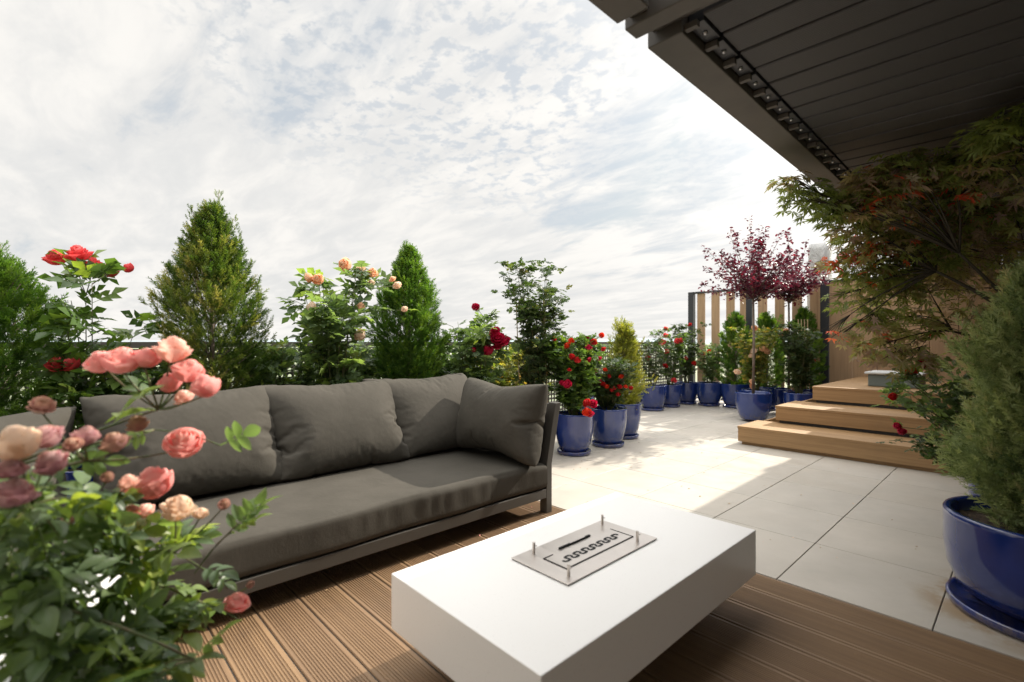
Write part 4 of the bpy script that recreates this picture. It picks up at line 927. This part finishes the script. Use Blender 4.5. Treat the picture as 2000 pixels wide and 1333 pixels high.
def maple():
    base = (.45, 4.45, 0); t = thing('japanese_maple', 'large japanese maple with bronze and red leaves under the pergola roof', 'tree', base)
    rp = random.Random(77); rs = np.random.RandomState(77)
    pot_parts(t, base[0], base[1], .3, .42, 0, 3)
    tb = MB(); c0 = Vector((.28, 4.30, .75)); tb.tube([(base[0], base[1], .34), c0], [.034, .028], 8)
    # clumps of foliage: (px, py, dist, radius px-ish in m, leaves)
    cl = []
    def C(px, py, d, r, n, red=0.0): cl.append((at(px, py, d * .93), r * .96, n, red))
    C(1540, 352, 3.05, .10, 34); C(1575, 372, 3.1, .13, 60); C(1600, 400, 3.1, .13, 60); C(1548, 385, 3.05, .09, 26); C(1640, 415, 3.2, .14, 80); C(1660, 450, 3.3, .12, 60); C(1625, 385, 3.2, .12, 60)
    C(1690, 400, 3.1, .17, 120); C(1740, 345, 2.95, .15, 100, .05); C(1730, 375, 3.0, .14, 60, .35); C(1790, 330, 2.9, .17, 110); C(1845, 345, 2.9, .17, 110); C(1700, 350, 3.0, .14, 80); C(1750, 300, 2.85, .10, 30)
    C(1780, 400, 3.2, .22, 190, .03); C(1850, 420, 3.2, .24, 200, .03); C(1870, 372, 2.9, .10, 36, .4); C(1920, 400, 3.1, .24, 190); C(1985, 420, 3.1, .24, 180)
    C(1915, 300, 2.7, .17, 100); C(1965, 250, 2.45, .15, 90); C(1990, 215, 2.35, .13, 70); C(1960, 300, 2.6, .18, 110); C(1995, 340, 2.7, .2, 120)
    C(1720, 470, 3.3, .20, 160, .05); C(1700, 490, 3.3, .10, 40, .5); C(1780, 480, 3.3, .24, 210); C(1850, 500, 3.3, .26, 220); C(1930, 490, 3.3, .24, 180)
    C(1660, 500, 3.4, .10, 36, .45); C(1625, 515, 3.5, .09, 24, .5); C(1690, 530, 3.4, .15, 100, .08); C(1740, 545, 3.4, .20, 170); C(1810, 560, 3.4, .26, 220); C(1880, 570, 3.4, .26, 200)
    C(1650, 585, 3.4, .13, 60); C(1700, 600, 3.4, .17, 120); C(1760, 620, 3.3, .22, 200, .02); C(1830, 640, 3.3, .25, 190); C(1620, 650, 3.3, .07, 20, .6); C(1645, 655, 3.3, .06, 12, .8)
    C(1690, 640, 3.3, .14, 90, .08); C(1710, 680, 3.2, .14, 110); C(1760, 690, 3.2, .17, 130); C(1790, 700, 3.2, .14, 90)
    P_ = []; Dn = []; TI = []
    zmax = 2.14
    for c, r, n, red in cl:
        if c.z + .04 > zmax: c.z = zmax - .05
    lim = []
    for c, r, n, red in cl[4::8]:
        h = c0 + (c - c0) * .62 + Vector((0, 0, .06)); m_ = c0 + (h - c0) * .5 + Vector((rp.uniform(-.1, .1), rp.uniform(-.1, .1), .12)); h.z = min(h.z, zmax - .08); m_.z = min(m_.z, zmax - .05)
        pts = bez(c0, m_, h, 10); tb.tube(pts, [.018 - .0011 * i for i in range(11)], 6); lim.append(h); lim.append(pts[7])
    for c, r, n, red in cl:
        st0 = min(lim, key=lambda q: (q - c).length)
        if c.z + .04 > zmax: c.z = zmax - .05
        m_ = st0 + (c - st0) * .5 + Vector((rp.uniform(-.07, .07), rp.uniform(-.07, .07), .05 + rp.uniform(0, .05)))
        if m_.z > zmax: m_.z = zmax - .02
        pts = bez(st0, m_, c, 9)
        tb.tube(pts, [.0055 * (1 - i / 9) ** 1.2 + .0016 for i in range(10)], 5)
        for s_ in range(7):
            a = rp.uniform(0, 2 * PI); e = c + Vector((math.cos(a) * r, math.sin(a) * r, rp.uniform(-.35, .25) * r)); e.z = min(e.z, zmax); tb.tube(bez(pts[7], (c + e) / 2 + Vector((0, 0, .02)), e, 4), [.003, .0025, .002, .0015, .001], 4)
        base_t = rp.uniform(.05, .85)
        nn = int(n * (.8 if c.x < -.75 else 1.12) * (.36 if (c.z < 1.5 and c.x < -.3) else .92))
        for _ in range(nn):
            a = rp.uniform(0, 2 * PI); rr_ = r * math.sqrt(rp.random()) * 1.05
            layer = rp.choice((-.3, .05, .35)) * r
            q = c + Vector((math.cos(a) * rr_, math.sin(a) * rr_, layer + rp.gauss(0, .16) * r - .22 * rr_))
            if q.z > zmax: q.z = zmax - rp.random() * .1
            P_.append(tuple(q)); Dn.append((math.cos(a) + rp.gauss(0, .5), math.sin(a) + rp.gauss(0, .5), rp.uniform(-.7, .1)))
            TI.append(rp.uniform(.965, 1) if rp.random() < red else min(.9, max(0, base_t + rp.gauss(0, .16))))
    tb.build('trunk', MT['darkbark'], t, smooth=True)
    V, F, T = leaf_cloud(np.array(P_), np.array(Dn), .058, PALM, rs, lambda n: np.array(TI), .3, .5)
    npmesh('crown', V, F, MT['maple'], t, T)
    MB().tube([at(1945, 560, 3.1), at(1925, 420, 3.05)], .006, 6).build('cane', MT['cane'], t)
maple()

# ------------------------------------------------------------------ foreground roses
def foreground(seen):
    rp = random.Random(5); rs = np.random.RandomState(5)
    base = (-1.55, -.38, .401)
    t = thing('pink_rose_bush', 'pink and faded cream rose bush spilling across the lower left corner, nearest the camera', 'rose bush', base)
    pot_parts(t, base[0], base[1], .19, .32, .402, 9)
    root = Vector((base[0], base[1], .71))
    def at(px, py, d, at0=seen):      # keeps every shoot above the table top
        d += .07
        return at0(px, py, min(d, .66 * FPX / (py - HOR)) if py > 900 else d)
    F_ = [  # px, py, d, dia, kind, colour
        (197, 705, 1.08, .072, 'cup', 'pink'), (238, 702, 1.08, .088, 'cup', 'pink'), (285, 698, 1.1, .068, 'cup', 'pink'), (337, 680, 1.12, .090, 'full', 'blush'), (368, 722, 1.12, .078, 'cup', 'pink'), (332, 746, 1.13, .066, 'cup', 'pink'), (400, 752, 1.1, .076, 'cup', 'pink'),
        (360, 862, 1.1, .088, 'cup', 'pink'), (300, 940, 1.08, .096, 'cup', 'pink'), (348, 990, 1.1, .080, 'full', 'cream'), (392, 1002, 1.1, .036, 'open', 'cream'),
        (83, 790, 1.0, .056, 'open', 'dried'), (32, 862, .80, .080, 'cup', 'cream'), (88, 852, .86, .058, 'full', 'mauve'), (168, 850, .95, .056, 'cup', 'mauve'), (222, 862, .98, .060, 'full', 'dried'), (97, 902, .85, .060, 'full', 'mauve'),
        (18, 915, .78, .050, 'full', 'mauve'), (25, 960, .78, .070, 'full', 'mauve'), (243, 962, 1.08, .062, 'open', 'pink'), (283, 997, 1.1, .046, 'full', 'blush'), (268, 826, 1.05, .05, 'open', 'dried'), (357, 775, 1.13, .05, 'open', 'blush'),
        (438, 985, 1.12, .032, 'bud', 'dried'), (463, 1176, 1.12, .066, 'full', 'pink'), (489, 1142, 1.14, .022, 'bud', 'dried'), (210, 932, 1.0, .03, 'bud', 'dried'), (250, 940, 1.0, .045, 'open', 'blush'), (130, 1020, .95, .03, 'bud', 'dried'), (255, 1000, 1.05, .05, 'open', 'pink'), (140, 868, .9, .04, 'open', 'dried')]
    st_ = MB(); P_ = []; Dn = []; sz = []
    hubs = [at(310, 800, 1.12), at(300, 840, 1.12), at(170, 900, .98), at(60, 990, .86), at(340, 1080, 1.13), at(400, 1180, 1.13), at(250, 1090, 1.08), at(150, 1000, 1.0), at(100, 1150, .95), at(300, 1240, 1.1), at(200, 1200, 1.02), at(60, 1260, .92), at(380, 1290, 1.12)]
    for i, h in enumerate(hubs):
        m_ = root * .45 + h * .55 + Vector((rp.uniform(-.05, .05), rp.uniform(-.05, .05), .03 if h.z > root.z else .12))
        pts = bez(root + Vector((rp.uniform(-.05, .05), rp.uniform(-.05, .05), -.02)), m_, h, 16); st_.tube(pts, [.0048 - .0022 * k / 16 for k in range(17)], 7)
        for k in range(5, 17):
            for _ in range(2):
                if (i < 4 and rp.random() < .72) or rp.random() < .35: continue
                a = rp.uniform(0, 2 * PI); P_.append(tuple(pts[k])); Dn.append((math.cos(a), math.sin(a), rp.uniform(-.4, .5)))
    fo = []
    for (px, py, d, dia, kind, col) in F_:
        p_ = at(px, py, d)
        hb = min(hubs, key=lambda h: (h - p_).length + (1 if h.z > p_.z + .02 else 0))
        e = p_ - Vector((0, 0, dia * .28)); up = Vector((rp.uniform(-.25, .45), rp.uniform(-.55, .25), 1)).normalized()
        if kind == 'bud' or (px, py) == (360, 862): up = Vector((.55, -.1, .65)).normalized()
        pts = bez(hb, (hb + e) / 2 - Vector((0, 0, .012)), p_ - up * dia * .30, 8); st_.tube(pts, [.0026 - .0008 * k / 8 for k in range(9)], 6)
        for k in range(1, 6):
            if rp.random() < .35: a = rp.uniform(0, 2 * PI); P_.append(tuple(pts[k])); Dn.append((math.cos(a), math.sin(a), rp.uniform(-.2, .6)))
        fo.append((p_, dia, up, kind, col))
        # calyx
        c_ = p_ - up * dia * .26; st_.tube([c_ - up * dia * .10, c_, c_ + up * dia * .10], [.002, dia * .10, dia * .17], 8)
    # side shoots through the lower foliage
    for k in range(50):
        px = rp.triangular(-60, 470, 120); py = rp.uniform(960, 1370); 
        if px > 300 and py < 1060: continue
        if px > 420 and rp.random() < .6: continue
        d = .86 + .32 * max(0, min(1, px / 480)) + rp.uniform(-.08, .08); p_ = at(px, py, d)
        hb = min(hubs, key=lambda h: (h - p_).length); e = p_
        pts = bez(hb, (hb + e) / 2 + Vector((0, 0, .02)), e, 6); st_.tube(pts, [.002 - .0008 * q / 6 for q in range(7)], 5)
        for q in range(2, 7):
            for _ in range(1 if q < 4 else 2):
                if rp.random() < .55: a = rp.uniform(0, 2 * PI); P_.append(tuple(pts[q])); Dn.append((math.cos(a), math.sin(a), rp.uniform(-.6, .4)))
    # the lone arching shoots at the right with single leaves
    for (a_, b_, lv) in (((395, 1100, 1.12), (452, 1040, 1.13), 3), ((380, 1120, 1.12), (470, 1020, 1.13), 2), ((300, 840, 1.12), (430, 870, 1.12), 1), ((400, 1180, 1.12), (470, 1215, 1.13), 2), ((340, 1080, 1.12), (445, 1150, 1.12), 4)):
        A_, B_ = at(*a_), at(*b_); pts = bez(A_, (A_ + B_) / 2 + Vector((0, 0, .015)), B_, 6); st_.tube(pts, [.0018] * 7, 5)
        for q in range(lv): P_.append(tuple(pts[6 - q])); Dn.append(tuple((B_ - A_).normalized() + Vector((rp.uniform(-.5, .5), rp.uniform(-.5, .5), rp.uniform(-.2, .8)))))
    so_ = st_.build('stem', MT['stem'], t, smooth=True)
    keep = []
    for i, q in enumerate(P_):          # no leaf sits in front of a bloom
        v = Vector(q); d = v.x * FW[0] + v.y * FW[1]; r_ = v.x * RT[0] + v.y * RT[1]; ok = True
        for (p_, dia, up, kind, col) in fo:
            d2 = p_.x * FW[0] + p_.y * FW[1]; r2 = p_.x * RT[0] + p_.y * RT[1]
            if math.hypot(r_ / d - r2 / d2, (v.z - CAM_H) / d - (p_.z - CAM_H) / d2) < (dia * .5 + .035) / d2 and d < d2 + .05: ok = False
        if ok: keep.append(i)
    P_ = [P_[i] for i in keep]; Dn = [Dn[i] for i in keep]
    V, F, T = leaf_cloud(np.array(P_), np.array(Dn), .105, compound(*leaf_grid(.56, 9, 5, .35, .3), 5), rs, lambda n: rs.beta(1.5, 2, n), .35, .6)
    npmesh('foliage', V, F, MT['roseB'], t, T, smooth=True)
    for (p_, dia, up, kind, col) in fo: add_flower(t, p_, dia * .90, up, kind, col, rp)
foreground(at)

# fallen petals and leaf bits on the deck and the tiles
rs = np.random.RandomState(12); n = 150
P_ = np.stack([rs.uniform(-2.3, .8, n), rs.uniform(.4, 5.2, n), np.full(n, .0035)], 1)
k = rs.randint(0, n, 70); P_[k] = np.stack([rs.normal(-2.9, .35, 70), rs.normal(3.9, .8, 70), np.full(70, .0035)], 1)
P_ = P_[~((P_[:, 0] > tx0) & (P_[:, 0] < tx1) & (P_[:, 1] > ty0) & (P_[:, 1] < ty1))]; n = len(P_)
a = rs.uniform(0, 6.28, n); dd = np.stack([np.cos(a), np.sin(a), rs.normal(0, .08, n)], 1)
V, F, T = instances(LS[0], LS[1], frames(dd, unit(np.array([0, 0, 1.0]) + rs.normal(0, .15, (n, 3)))), P_, rs.uniform(.006, .020, n), rs.uniform(0, 1, n))
tag(npmesh('leaf_litter', V, F, MT['litter'], None, T), kind='stuff')
